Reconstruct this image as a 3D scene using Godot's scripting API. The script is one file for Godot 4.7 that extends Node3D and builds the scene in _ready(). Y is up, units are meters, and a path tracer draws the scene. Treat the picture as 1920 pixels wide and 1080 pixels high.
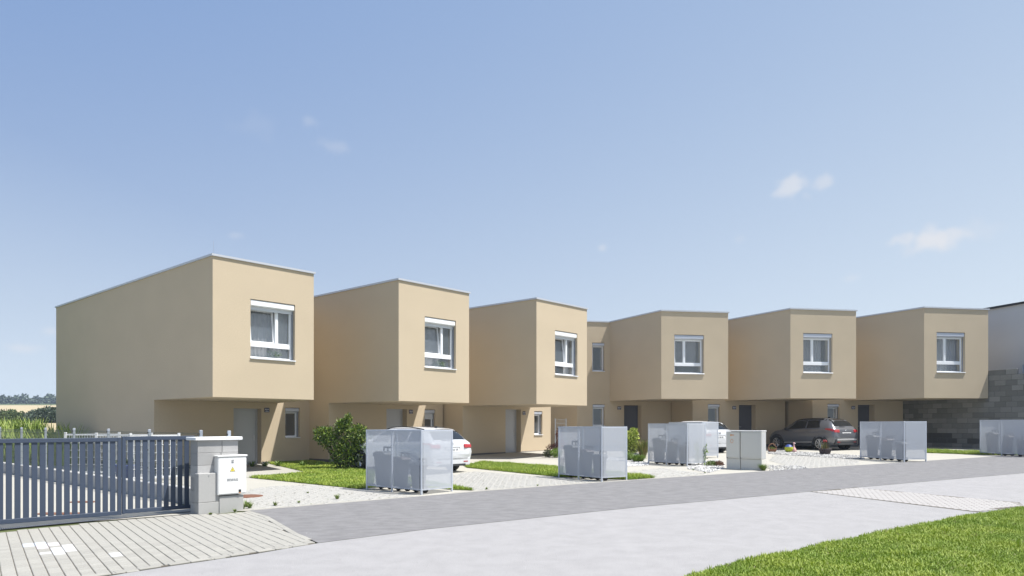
extends Node3D
# ---------------------------------------------------------------- measures of the place
# X runs right, D runs away from the photographer, y up (world = Vector3(X, y, -D)).
const F := 1340.0
const EYE := 1.65
const HORIZON := 796.0
const UP := Vector3.UP
var rng := RandomNumberGenerator.new()
var M := {}
var names := {}

func g(x: float, d: float) -> float:          # the street and front yards lie on one gently tilted plane
	return 0.008 * (x + 6.0) + 0.012 * (d - 12.0)

func w(x: float, d: float, y: float) -> Vector3:
	return Vector3(x, y, -d)

func on(x: float, d: float, lift := 0.0) -> Vector3:
	return Vector3(x, g(x, d) + lift, -d)

func pix(px: float, py: float) -> Vector2:     # where a pixel of the photograph meets the ground: (X, D)
	var dx := (px - 960.0) / F
	var dy := (HORIZON - py) / F
	var d := 1.746 / (0.008 * dx + 0.012 - dy)
	return Vector2(dx * d, d)

func pixels(a: Array) -> PackedVector2Array:
	var r := PackedVector2Array()
	for p in a: r.append(pix(p[0], p[1]))
	return r

# ---------------------------------------------------------------- nodes
func numbered(called: String) -> String:
	if not names.has(called):
		names[called] = 0
		return called
	names[called] += 1
	return "%s_%03d" % [called, names[called]]

func tag(o: Node, label: String, category: String, group := "", kind := "") -> void:
	if label: o.set_meta("label", label)
	if category: o.set_meta("category", category)
	if group: o.set_meta("group", group)
	if kind: o.set_meta("kind", kind)

func thing(called: String, at: Vector3, label: String, category: String, group := "") -> Node3D:
	var o := Node3D.new()
	o.name = numbered(called)
	add_child(o)
	o.position = at
	tag(o, label, category, group)
	return o

func nst(smooth := false) -> SurfaceTool:
	var st := SurfaceTool.new()
	st.begin(Mesh.PRIMITIVE_TRIANGLES)
	st.set_smooth_group(0 if smooth else -1)
	return st

func part(st: SurfaceTool, called: String, m: Material, parent: Node) -> MeshInstance3D:
	st.generate_normals()
	var o := MeshInstance3D.new()
	o.mesh = st.commit()
	o.material_override = m
	o.name = numbered(called) if parent == self else called
	parent.add_child(o, true)
	return o

func inst(mesh: Mesh, m: Material, called: String, parent: Node, t: Transform3D) -> MeshInstance3D:
	var o := MeshInstance3D.new()
	o.mesh = mesh
	o.material_override = m
	o.name = called
	parent.add_child(o, true)
	o.transform = t
	return o

func structure(st: SurfaceTool, called: String, m: Material) -> MeshInstance3D:
	var o := part(st, called, m, self)
	o.set_meta("kind", "structure")
	return o

# ---------------------------------------------------------------- shapes
func tri(st: SurfaceTool, a: Vector3, b: Vector3, c: Vector3) -> void:   # counter-clockwise from outside
	st.add_vertex(a); st.add_vertex(c); st.add_vertex(b)

func quad(st: SurfaceTool, a: Vector3, b: Vector3, c: Vector3, d: Vector3) -> void:
	tri(st, a, b, c); tri(st, a, c, d)

func box(st: SurfaceTool, o: Vector3, a: Vector3, b: Vector3, c: Vector3) -> void:
	if a.cross(b).dot(c) < 0.0:
		var t := a; a = b; b = t
	quad(st, o, o + b, o + a + b, o + a)
	quad(st, o + c, o + a + c, o + a + b + c, o + b + c)
	quad(st, o, o + a, o + a + c, o + c)
	quad(st, o + b, o + b + c, o + a + b + c, o + a + b)
	quad(st, o, o + c, o + b + c, o + b)
	quad(st, o + a, o + a + b, o + a + b + c, o + a + c)

func bevel(st: SurfaceTool, o: Vector3, a: Vector3, b: Vector3, c: Vector3, r: float) -> void:   # chamfered box
	if a.cross(b).dot(c) < 0.0:
		var t := a; a = b; b = t
	var ax := [a, b, c]
	var e := [a.normalized() * r, b.normalized() * r, c.normalized() * r]
	var p := func(ix: int, iy: int, iz: int, face: int) -> Vector3:
		var s := [ix, iy, iz]
		var v := o
		for k in 3:
			v += ax[k] * s[k]
			if k != face: v += e[k] * (1.0 if s[k] == 0 else -1.0)
		return v
	for k in 3:
		var i := (k + 1) % 3
		var j := (k + 2) % 3
		for s in 2:
			var q := []
			for cc in [[0, 0], [1, 0], [1, 1], [0, 1]]:
				var idx := [0, 0, 0]
				idx[k] = s; idx[i] = cc[0]; idx[j] = cc[1]
				q.append(p.call(idx[0], idx[1], idx[2], k))
			if s == 1: quad(st, q[0], q[1], q[2], q[3])
			else: quad(st, q[3], q[2], q[1], q[0])
		# edges along k, between faces i and j
		for si in 2:
			for sj in 2:
				var i0 := [0, 0, 0]
				i0[i] = si; i0[j] = sj
				var i1: Array = i0.duplicate()
				i1[k] = 1
				var a0: Vector3 = p.call(i0[0], i0[1], i0[2], i)
				var a1: Vector3 = p.call(i1[0], i1[1], i1[2], i)
				var b0: Vector3 = p.call(i0[0], i0[1], i0[2], j)
				var b1: Vector3 = p.call(i1[0], i1[1], i1[2], j)
				if si == sj: quad(st, a0, b0, b1, a1)
				else: quad(st, b0, a0, a1, b1)
	for ix in 2:
		for iy in 2:
			for iz in 2:
				var q0: Vector3 = p.call(ix, iy, iz, 0)
				var q1: Vector3 = p.call(ix, iy, iz, 1)
				var q2: Vector3 = p.call(ix, iy, iz, 2)
				if (ix + iy + iz) % 2 == 1: tri(st, q0, q1, q2)
				else: tri(st, q0, q2, q1)

func tube(st: SurfaceTool, a: Vector3, b: Vector3, r: float, n := 8, r2 := -1.0) -> void:
	var z := (b - a).normalized()
	var x := z.cross(UP if absf(z.y) < 0.9 else Vector3.RIGHT).normalized()
	var y := z.cross(x)
	var rb := r if r2 < 0.0 else r2
	for k in n:
		var t0 := TAU * k / n
		var t1 := TAU * (k + 1) / n
		var c0 := x * cos(t0) + y * sin(t0)
		var c1 := x * cos(t1) + y * sin(t1)
		quad(st, a + c0 * r, a + c1 * r, b + c1 * rb, b + c0 * rb)
		tri(st, a, a + c1 * r, a + c0 * r)
		tri(st, b, b + c0 * rb, b + c1 * rb)

func prism(st: SurfaceTool, p: Array, h: float) -> void:   # four-cornered plan, upwards by h
	if (p[1] - p[0]).cross(p[2] - p[0]).y < 0.0: p = [p[3], p[2], p[1], p[0]]
	var t := UP * h
	quad(st, p[3], p[2], p[1], p[0])
	quad(st, p[0] + t, p[1] + t, p[2] + t, p[3] + t)
	for k in 4: quad(st, p[k], p[(k + 1) % 4], p[(k + 1) % 4] + t, p[k] + t)

func lathe(st: SurfaceTool, at: Vector3, prof: Array, n := 16) -> void:   # prof: [[r, y], ...] upwards
	for k in n:
		var t0 := TAU * k / n
		var t1 := TAU * (k + 1) / n
		var c0 := Vector3(cos(t0), 0, sin(t0))
		var c1 := Vector3(cos(t1), 0, sin(t1))
		for i in prof.size() - 1:
			var r0: float = prof[i][0]
			var r1: float = prof[i + 1][0]
			var h0: Vector3 = at + UP * prof[i][1]
			var h1: Vector3 = at + UP * prof[i + 1][1]
			quad(st, h0 + c1 * r0, h0 + c0 * r0, h1 + c0 * r1, h1 + c1 * r1)

func sheet(poly: PackedVector2Array, lift: float, called: String, m: Material) -> MeshInstance3D:   # a flat area of the ground
	var st := nst()
	var idx := Geometry2D.triangulate_polygon(poly)
	for k in range(0, idx.size(), 3):
		var a := on(poly[idx[k]].x, poly[idx[k]].y, lift)
		var b := on(poly[idx[k + 1]].x, poly[idx[k + 1]].y, lift)
		var c := on(poly[idx[k + 2]].x, poly[idx[k + 2]].y, lift)
		if (b - a).cross(c - a).y > 0.0: tri(st, a, b, c)
		else: tri(st, a, c, b)
	return structure(st, called, m)

func text(s: String, size: float, depth: float, m: Material, called: String, parent: Node, at: Vector3, right: Vector3, out: Vector3) -> void:
	var tm := TextMesh.new()
	var f := SystemFont.new()
	f.font_names = PackedStringArray(["Droid Sans"])
	f.font_weight = 700
	tm.font = f
	tm.text = s
	tm.font_size = 32
	tm.pixel_size = size / 32.0
	tm.depth = depth
	inst(tm, m, called, parent, Transform3D(Basis(right, UP, out), at))

# ---------------------------------------------------------------- materials
func lin(c: Color) -> Color:
	return c.linear_to_srgb()

func mat(c: Color, rough := 0.8, metal := 0.0, spec := 0.5) -> StandardMaterial3D:   # c: linear base colour
	var m := StandardMaterial3D.new()
	m.albedo_color = lin(c)
	m.roughness = rough
	m.metallic = metal
	m.metallic_specular = spec
	return m

func noise_tex(freq: float, lo: float, hi: float, oct := 4, kind := FastNoiseLite.TYPE_SIMPLEX_SMOOTH, sd := 1, size := 512) -> NoiseTexture2D:
	var n := FastNoiseLite.new()
	n.noise_type = kind
	n.frequency = freq
	n.fractal_octaves = oct
	n.seed = sd
	var t := NoiseTexture2D.new()
	t.width = size; t.height = size
	t.seamless = true
	t.noise = n
	var gr := Gradient.new()
	gr.set_color(0, Color(lo, lo, lo))
	gr.set_color(1, Color(hi, hi, hi))
	t.color_ramp = gr
	return t

func textured(m: StandardMaterial3D, t: Texture2D, per_metre: float, bump: Texture2D = null, height := 0.0) -> StandardMaterial3D:
	m.albedo_texture = t
	m.uv1_triplanar = true
	m.uv1_world_triplanar = true
	m.uv1_scale = Vector3.ONE * per_metre
	if bump:
		m.heightmap_enabled = true
		m.heightmap_texture = bump
		m.heightmap_scale = height
	return m

func detailed(m: StandardMaterial3D, t: Texture2D) -> StandardMaterial3D:   # a second, coarser pattern multiplied over
	m.detail_enabled = true
	m.detail_albedo = t
	m.detail_blend_mode = BaseMaterial3D.BLEND_MODE_MUL
	m.detail_uv_layer = BaseMaterial3D.DETAIL_UV_2
	m.uv2_triplanar = true
	m.uv2_world_triplanar = true
	m.uv2_scale = Vector3.ONE * 0.11
	return m

func make_materials() -> void:
	var fine := noise_tex(0.18, 0.88, 1.0, 4, FastNoiseLite.TYPE_SIMPLEX_SMOOTH, 3)
	var speck := noise_tex(0.45, 0.55, 1.15, 3, FastNoiseLite.TYPE_SIMPLEX, 5)
	var blotch := noise_tex(0.012, 0.965, 1.0, 5, FastNoiseLite.TYPE_SIMPLEX_SMOOTH, 8)
	var grain := noise_tex(0.35, 0.0, 1.0, 3, FastNoiseLite.TYPE_SIMPLEX, 9)
	var plaster := noise_tex(0.06, 0.90, 1.0, 5, FastNoiseLite.TYPE_SIMPLEX_SMOOTH, 12, 1024)
	M.stucco = detailed(textured(mat(Color(0.59, 0.487, 0.350), 0.92), plaster, 0.4, grain, 0.5), blotch)
	M.plinth = textured(mat(Color(0.13, 0.13, 0.14), 0.9), fine, 2.0)
	M.coping = textured(mat(Color(0.60, 0.62, 0.66), 0.42, 0.3), fine, 0.7)
	var grit := noise_tex(0.30, 0.55, 1.25, 3, FastNoiseLite.TYPE_SIMPLEX, 15, 1024)
	var worn := noise_tex(0.03, 0.88, 1.05, 5, FastNoiseLite.TYPE_SIMPLEX_SMOOTH, 18)
	M.asphalt_pale = detailed(textured(mat(Color(0.372, 0.362, 0.362), 0.93), grit, 0.36, grain, 0.5), noise_tex(0.02, 0.955, 1.02, 5, FastNoiseLite.TYPE_SIMPLEX_SMOOTH, 19))
	M.asphalt = detailed(textured(mat(Color(0.24, 0.234, 0.236), 0.93), grit, 0.36, grain, 0.5), worn)
	M.asphalt.uv2_scale = Vector3(0.14, 0.25, 0.25)
	M.asphalt_pale.uv2_scale = Vector3.ONE * 0.2
	M.paving = detailed(textured(mat(Color(0.45, 0.43, 0.378), 0.92), fine, 2.0, grain, 0.3), blotch)
	M.concrete = detailed(textured(mat(Color(0.58, 0.575, 0.56), 0.9), speck, 0.9, grain, 0.25), blotch)
	M.slab = detailed(textured(mat(Color(0.42, 0.405, 0.36), 0.9), fine, 1.2, grain, 0.15), blotch)
	M.joint = textured(mat(Color(0.15, 0.13, 0.10), 0.95), speck, 4.0)
	M.pavers = []
	for k in 4:
		var t: float = [1.0, 0.93, 1.05, 0.97][k]
		M.pavers.append(textured(mat(Color(0.455 * t, 0.438 * t, 0.395 * t), 0.92), speck, 1.3 + 0.2 * k, grain, 0.3))
	M.chalk = [mat(Color(0.49, 0.49, 0.485), 0.95), mat(Color(0.43, 0.46, 0.50), 0.95), mat(Color(0.49, 0.45, 0.46), 0.95)]
	M.drive = []
	for k in 3:
		var t2: float = [1.0, 0.94, 1.06][k]
		M.drive.append(textured(mat(Color(0.52 * t2, 0.505 * t2, 0.47 * t2), 0.92), speck, 1.5, grain, 0.3))
	M.soil = textured(mat(Color(0.09, 0.085, 0.045), 0.95), speck, 3.0)
	M.lawn_base = textured(mat(Color(0.13, 0.185, 0.022), 0.95), speck, 5.0)
	M.field = detailed(textured(mat(Color(0.47, 0.38, 0.22), 0.95), fine, 0.05), blotch)
	M.ground = detailed(textured(mat(Color(0.12, 0.15, 0.04), 0.95), speck, 0.7), blotch)
	M.gate = textured(mat(Color(0.062, 0.082, 0.126), 0.5, 0.0, 0.4), fine, 0.8)
	M.gate_dark = mat(Color(0.03, 0.036, 0.05), 0.6)
	M.galv = textured(mat(Color(0.42, 0.46, 0.52), 0.45, 0.35), fine, 2.0)
	M.wire = mat(Color(0.085, 0.105, 0.095), 0.5)
	M.white = mat(Color(0.80, 0.81, 0.82), 0.45)
	M.pvc = mat(Color(0.82, 0.83, 0.85), 0.35)
	M.shutter = mat(Color(0.60, 0.62, 0.65), 0.4, 0.2)
	M.shutter_shade_tint = mat(Color(0.50, 0.53, 0.60), 0.4, 0.2)  # dull blue-grey of boxes in grazing sun, put into the colour
	M.rail = mat(Color(0.26, 0.28, 0.32), 0.4, 0.3)
	M.sill = mat(Color(0.66, 0.67, 0.69), 0.4, 0.2)
	M.glass = mat(Color(0.5, 0.6, 0.7), 0.02)
	M.glass.albedo_color.a = 0.06
	M.glass.transparency = BaseMaterial3D.TRANSPARENCY_ALPHA
	M.glass.metallic_specular = 0.9
	M.curtain = []      # white net curtains, more or less sheer
	for a in [0.34, 0.30, 0.55, 0.30, 0.38, 0.46]:
		var net := mat(Color(0.72, 0.73, 0.76), 0.9)
		net.albedo_color.a = a
		net.transparency = BaseMaterial3D.TRANSPARENCY_ALPHA
		M.curtain.append(net)
	M.room = mat(Color(0.42, 0.41, 0.40), 0.9)
	M.door_pale = textured(mat(Color(0.50, 0.515, 0.55), 0.5), fine, 0.6)
	M.door_dark = textured(mat(Color(0.088, 0.088, 0.105), 0.5), fine, 0.6)
	M.steel = mat(Color(0.55, 0.56, 0.58), 0.3, 0.9)
	M.enamel = mat(Color(0.012, 0.016, 0.075), 0.3)
	M.print = mat(Color(0.72, 0.73, 0.78), 0.5)
	M.perforated = textured(mat(Color(0.64, 0.67, 0.725), 0.85, 0.0, 0.25), fine, 3.0)
	M.perforated.albedo_color.a = 0.60
	M.perforated.transparency = BaseMaterial3D.TRANSPARENCY_ALPHA
	M.frame = textured(mat(Color(0.58, 0.62, 0.69), 0.45, 0.2), fine, 2.0)
	M.bin = textured(mat(Color(0.02, 0.022, 0.028), 0.55), fine, 2.0)
	M.bin_lids = [mat(Color(0.05, 0.055, 0.06), 0.5), mat(Color(0.05, 0.04, 0.04), 0.5), mat(Color(0.05, 0.06, 0.07), 0.5)]
	M.cabinet = textured(mat(Color(0.80, 0.80, 0.785), 0.5), fine, 0.5)
	M.cabinet_grey = textured(mat(Color(0.72, 0.70, 0.635), 0.55), fine, 0.5)
	M.yellow = mat(Color(0.72, 0.60, 0.06), 0.5)
	M.black = mat(Color(0.012, 0.012, 0.014), 0.6)
	M.orange = mat(Color(0.65, 0.27, 0.07), 0.5)
	M.ink = mat(Color(0.10, 0.11, 0.13), 0.6)
	M.rust = textured(mat(Color(0.22, 0.095, 0.055), 0.9), speck, 4.0)
	M.blocks = []
	for t in [0.22, 0.26, 0.30, 0.34, 0.11]:
		M.blocks.append(textured(mat(Color(t * 1.02, t, t * 0.93), 0.93), speck, 1.1, grain, 0.5))
	M.mortar = textured(mat(Color(0.20, 0.20, 0.19), 0.95), speck, 3.0)
	M.pier = []
	for t in [0.56, 0.62, 0.50]:
		M.pier.append(textured(mat(Color(t, t * 0.99, t * 0.98), 0.92), speck, 1.4, grain, 0.6))
	M.render_pale = detailed(textured(mat(Color(0.60, 0.61, 0.63), 0.9), fine, 1.0), blotch)
	M.roof_black = mat(Color(0.015, 0.015, 0.018), 0.6)
	M.tyre = mat(Color(0.016, 0.016, 0.017), 0.85)
	M.rim = mat(Color(0.55, 0.56, 0.58), 0.28, 0.9)
	M.car_white = mat(Color(0.60, 0.61, 0.63), 0.3)
	M.car_white.clearcoat_enabled = true
	M.car_white.clearcoat = 0.8
	M.car_white.clearcoat_roughness = 0.05
	M.car_grey = mat(Color(0.125, 0.13, 0.145), 0.3, 0.25)
	M.car_grey.clearcoat_enabled = true
	M.car_grey.clearcoat = 1.0
	M.car_grey.clearcoat_roughness = 0.04
	M.car_glass = mat(Color(0.012, 0.015, 0.018), 0.04, 0.0, 0.8)
	M.trim = mat(Color(0.03, 0.032, 0.036), 0.55)
	M.silver = mat(Color(0.62, 0.63, 0.66), 0.3, 0.6)
	M.tail = mat(Color(0.38, 0.012, 0.016), 0.12)
	M.tail.clearcoat_enabled = true
	M.plate = mat(Color(0.78, 0.78, 0.78), 0.4)
	M.leaf = mat(Color(1, 1, 1), 0.55)
	M.leaf.vertex_color_use_as_albedo = true
	M.leaf.backlight_enabled = true
	M.leaf.backlight = Color(0.45, 0.5, 0.2)
	M.far_leaf = mat(Color(1, 1, 1), 0.9)
	M.far_leaf.vertex_color_use_as_albedo = true
	M.blade = mat(Color(1, 1, 1), 0.6)
	M.blade.vertex_color_use_as_albedo = true
	M.blade.backlight_enabled = true
	M.blade.backlight = Color(0.5, 0.55, 0.2)
	M.stem = mat(Color(0.10, 0.065, 0.04), 0.9)
	M.pebble = mat(Color(1, 1, 1), 0.85)
	M.pebble.vertex_color_use_as_albedo = true
	M.clay = textured(mat(Color(0.06, 0.045, 0.05), 0.7), fine, 3.0)
	M.wicker = textured(mat(Color(0.42, 0.20, 0.11), 0.8), speck, 8.0)
	M.lime = mat(Color(0.45, 0.50, 0.03), 0.35)
	M.blue = mat(Color(0.03, 0.06, 0.24), 0.5)
	M.pink = mat(Color(0.62, 0.36, 0.34), 0.6)

# ---------------------------------------------------------------- sky
func make_sky() -> Sky:
	var wd := 2048
	var ht := 1024
	var n := FastNoiseLite.new()
	n.seed = 21
	n.frequency = 0.011
	n.fractal_octaves = 5
	var sun := Vector3(0.432, 0.899, 0.076).normalized()
	var puffs := []   # small clouds: photograph pixel, half width, half height, strength
	for c in [[1486, 352, 34, 26, 0.62], [1546, 344, 20, 14, 0.45], [1742, 451, 66, 26, 0.85], [1828, 432, 46, 24, 0.16], [580, 228, 18, 9, 0.16], [622, 274, 34, 15, 0.18], [440, 441, 20, 6, 0.2], [92, 620, 15, 10, 0.5], [45, 652, 34, 9, 0.42], [1129, 464, 10, 6, 0.4], [1592, 521, 18, 6, 0.3], [1386, 448, 12, 7, 0.15], [480, 235, 46, 26, 0.06]]:
		var dir := Vector3((c[0] - 960.0) / F, (HORIZON - c[1]) / F, -1.0)
		var k := 1.0 / dir.length()
		puffs.append([atan2(dir.x, -dir.z), asin(dir.y * k), c[2] / F * k, c[3] / F * k, c[4]])
	for k in 26:   # and as many again over the rest of the sky
		puffs.append([rng.randf_range(0.75, TAU - 0.75), rng.randf_range(0.06, 0.6), rng.randf_range(0.012, 0.05), rng.randf_range(0.006, 0.02), rng.randf_range(0.2, 0.8)])
	var data := PackedFloat32Array()
	data.resize(wd * ht * 3)
	var at := 0
	for j in ht:
		var el := PI * (0.5 - (j + 0.5) / ht)
		var se := sin(el)
		var ce := cos(el)
		var near := []
		for p in puffs:
			if absf(el - p[1]) < p[3] * 2.2: near.append(p)
		var e := maxf(el, 0.0)
		var base := Vector3(0.73, 0.83, 0.922).lerp(Vector3(-0.038, 0.112, 0.492), tanh(1.8 * e))
		for i in wd:
			var az := wrapf(TAU * (i + 0.5) / wd, -PI, PI)
			var d := Vector3(sin(az) * ce, se, -cos(az) * ce)
			var glow := maxf(d.dot(sun), 0.0)
			var c := base + Vector3(0.41, 0.392, 0.25) * glow
			if el < 0.0:
				c = base * lerpf(1.0, 0.45, minf(1.0, -el * 6.0))
			for p in near:
				var da: float = wrapf(az - p[0], -PI, PI)
				var x: float = da * ce / p[2]
				var y: float = (el - p[1]) / p[3]
				if absf(x) > 2.2: continue
				var q := n.get_noise_2d(da * 2600.0, el * 3400.0) * 0.9 + n.get_noise_2d(da * 9000.0 + 400.0, el * 9000.0) * 0.4
				var a := clampf((1.0 - sqrt(x * x + y * y) + q * 0.9) * 1.25, 0.0, 1.0) * float(p[4])
				c = c.lerp(Vector3(0.80, 0.81, 0.85), a)
			data[at] = maxf(c.x, 0.01); data[at + 1] = c.y; data[at + 2] = c.z
			at += 3
	var im := Image.create_from_data(wd, ht, false, Image.FORMAT_RGBF, data.to_byte_array())
	var pm := PanoramaSkyMaterial.new()
	pm.panorama = ImageTexture.create_from_image(im)
	var sky := Sky.new()
	sky.sky_material = pm
	return sky

# ---------------------------------------------------------------- houses
# A house frame: o = front left corner of the upper box (height 0), u along the front, v backwards, n out of the front.
func frame(x: float, d: float, u: Vector2, v: Vector2) -> Dictionary:
	var uu := Vector3(u.x, 0, -u.y).normalized()
	return {"o": Vector3(x, 0, -d), "u": uu, "v": Vector3(v.x, 0, -v.y).normalized(), "n": uu.cross(UP).normalized() * 1.0}

func at(f: Dictionary, u: float, v: float, y: float) -> Vector3:
	return f.u * u + f.v * v + UP * y

func slab(st: SurfaceTool, f: Dictionary, u0: float, u1: float, v0: float, v1: float, y0: float, y1: float) -> void:
	box(st, at(f, u0, v0, y0), f.u * (u1 - u0), f.v * (v1 - v0), UP * (y1 - y0))

func pierced(st: SurfaceTool, f: Dictionary, u0: float, u1: float, v0: float, v1: float, y0: float, y1: float, holes: Array) -> void:
	var us := [u0, u1]
	for h in holes:
		us.append(clampf(h[0], u0, u1)); us.append(clampf(h[1], u0, u1))
	us.sort()
	for k in us.size() - 1:
		if us[k + 1] - us[k] < 0.001: continue
		var mid: float = (us[k] + us[k + 1]) / 2.0
		var y := y0
		var cuts := []
		for h in holes:
			if mid > h[0] and mid < h[1] and h[2] < y1: cuts.append(h)
		cuts.sort_custom(func(a, b): return a[2] < b[2])
		for h in cuts:
			if h[2] > y: slab(st, f, us[k], us[k + 1], v0, v1, y, h[2])
			y = h[3]
		if y < y1: slab(st, f, us[k], us[k + 1], v0, v1, y, y1)

func pane_box(st: SurfaceTool, f: Dictionary, v0: float, u0: float, u1: float, y0: float, y1: float, d0: float, d1: float) -> void:
	# a piece set d0..d1 behind the wall face, square to it
	var i: Vector3 = -f.n
	box(st, at(f, u0, v0, y0) + i * d0, f.u * (u1 - u0), i * (d1 - d0), UP * (y1 - y0))

func curtain_sheet(st: SurfaceTool, f: Dictionary, v0: float, u0: float, u1: float, y0: float, y1: float, d: float, sd: int) -> void:
	var r := RandomNumberGenerator.new()
	r.seed = sd
	var n := int((u1 - u0) / 0.03) + 2
	var prev := Vector3.ZERO
	var ph := r.randf() * 6.0
	for k in n + 1:
		var u := lerpf(u0, u1, float(k) / n)
		var depth := d + 0.02 * sin(u * 46.0 + ph) + 0.012 * sin(u * 97.0 + ph * 2.0)
		var p: Vector3 = at(f, u, v0, y0) - f.n * depth
		if k > 0: quad(st, prev, p, p + UP * (y1 - y0), prev + UP * (y1 - y0))
		prev = p

func window(house: Node3D, f: Dictionary, v0: float, h: Array, style: String, sd: int) -> void:
	var u0: float = h[0]
	var u1: float = h[1]
	var y0: float = h[2]
	var y1: float = h[3]
	var bh := 0.2 if style != "small" else 0.16       # roller shutter box
	var top := y1 - bh - 0.012
	var fw := 0.055
	var d0 := 0.17
	var d1 := 0.24
	var st := nst()
	pane_box(st, f, v0, u0 + 0.03, u0 + 0.03 + fw, y0 + 0.03, top, d0, d1)
	pane_box(st, f, v0, u1 - 0.03 - fw, u1 - 0.03, y0 + 0.03, top, d0, d1)
	pane_box(st, f, v0, u0 + 0.03 + fw, u1 - 0.03 - fw, y0 + 0.03, y0 + 0.03 + fw, d0, d1)
	pane_box(st, f, v0, u0 + 0.03 + fw, u1 - 0.03 - fw, top - fw, top, d0, d1)
	var tr := y0 + 0.40
	var mu := 0.0
	if style != "small":
		mu = lerpf(u0, u1, 0.63 if style == "wide_left" else 0.37)
		pane_box(st, f, v0, u0 + 0.03 + fw, u1 - 0.03 - fw, tr, tr + 0.13, d0 - 0.006, d1)
		pane_box(st, f, v0, mu - 0.038, mu + 0.038, tr + 0.13, top - fw, d0 - 0.004, d1)
	var fr := part(st, "window", M.pvc, house)
	# glass
	var cells := [[u0 + 0.085, u1 - 0.085, y0 + 0.085, top - fw]]
	if style != "small":
		cells = [[u0 + 0.085, u1 - 0.085, y0 + 0.085, tr], [u0 + 0.085, mu - 0.038, tr + 0.13, top - fw], [mu + 0.038, u1 - 0.085, tr + 0.13, top - fw]]
	for k in cells.size():
		var c: Array = cells[k]
		st = nst()
		if style == "wide_left" and k == 1:
			# this sash stands tilted inwards at its top
			var lean: Vector3 = -f.n * 0.11 + UP * 0.0
			var i: Vector3 = -f.n
			var a: Vector3 = at(f, c[0], v0, c[2]) + i * (d0 + 0.035)
			var e1: Vector3 = f.u * (c[1] - c[0])
			var e2: Vector3 = UP * (c[3] - c[2]) + lean
			var s2 := nst()
			box(s2, a, f.u * 0.055, i * 0.05, e2)
			box(s2, a + e1 - f.u * 0.055, f.u * 0.055, i * 0.05, e2)
			box(s2, a + f.u * 0.055, e1 - f.u * 0.11, i * 0.05, e2.normalized() * 0.05)
			box(s2, a + f.u * 0.055 + e2 - e2.normalized() * 0.05, e1 - f.u * 0.11, i * 0.05, e2.normalized() * 0.05)
			part(s2, "sash", M.pvc, fr)
			box(st, a + f.u * 0.055 + i * 0.02 + e2.normalized() * 0.05, e1 - f.u * 0.11, i * 0.006, e2 - e2.normalized() * 0.1)
		else:
			pane_box(st, f, v0, c[0], c[1], c[2], c[3], d0 + 0.03, d0 + 0.036)
			if style != "small" and k > 0:
				var s3 := nst()
				for q in [[c[0], c[0] + 0.028, c[2], c[3]], [c[1] - 0.028, c[1], c[2], c[3]], [c[0] + 0.028, c[1] - 0.028, c[2], c[2] + 0.028], [c[0] + 0.028, c[1] - 0.028, c[3] - 0.028, c[3]]]:
					pane_box(s3, f, v0, q[0], q[1], q[2], q[3], d0 + 0.008, d0 + 0.05)
				part(s3, "sash", M.pvc, fr)
		part(st, "pane", M.glass, fr)
	# shutter box, guide rails, lowest slats, sill, curtain
	st = nst()
	bevel(st, at(f, u0 + 0.004, v0, y1 - bh) - f.n * 0.02, f.u * (u1 - u0 - 0.008), -f.n * 0.2, UP * (bh - 0.012), 0.025)
	part(st, "shutter_box", M.white if style == "wide_left" else M.shutter_shade_tint, fr)
	for ru in [u0 + 0.004, u1 - 0.045]:
		st = nst()
		pane_box(st, f, v0, ru, ru + 0.041, y0 + 0.03, y1 - bh - 0.002, 0.10, 0.165)
		part(st, "guide_rail", M.rail, fr)
	var drop := 0.09 if style == "wide_left" else 0.03
	if style == "small" and sd == 2: drop = 0.26
	st = nst()
	var yy := y1 - bh - 0.002
	while drop > 0.005:
		pane_box(st, f, v0, u0 + 0.047, u1 - 0.047, yy - 0.036, yy - 0.002, 0.122, 0.136)
		yy -= 0.038
		drop -= 0.038
	part(st, "shutter_slats", M.shutter, fr)
	st = nst()
	bevel(st, at(f, u0 - 0.012, v0, y0 - 0.012) + f.n * 0.046, f.u * (u1 - u0 + 0.024), -f.n * 0.044, UP * 0.04, 0.006)
	pane_box(st, f, v0, u0 + 0.002, u1 - 0.002, y0 + 0.002, y0 + 0.026, -0.002, 0.17)
	part(st, "sill", M.sill, fr)
	if style != "small":
		st = nst(true)
		var cu := u0 + 0.02
		var cv := u1 - 0.02
		if style != "wide_left": cv = lerpf(u0, u1, [0.86, 0.8, 0.92][sd - 4])
		if sd == 3: cu = lerpf(u0, u1, 0.72)
		if sd == 2: cv = lerpf(u0, u1, 0.7)
		curtain_sheet(st, f, v0, cu, cv, y0 + (0.05 if sd != 4 else 0.47), y1 - 0.1, 0.44, sd)
		part(st, "curtain", M.curtain[sd - 1], fr)
		if sd in [1, 2]:
			var p := nst()
			leaves(p, [[at(f, lerpf(u0, u1, 0.62), v0, y0 + 0.2) - f.n * 0.34, Vector3(0.25, 0.12, 0.1), 220]], 0.07, [Color(0.09, 0.15, 0.08), Color(0.2, 0.25, 0.14)], 900 + sd)
			part(p, "window_plant", M.leaf, fr)

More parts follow.
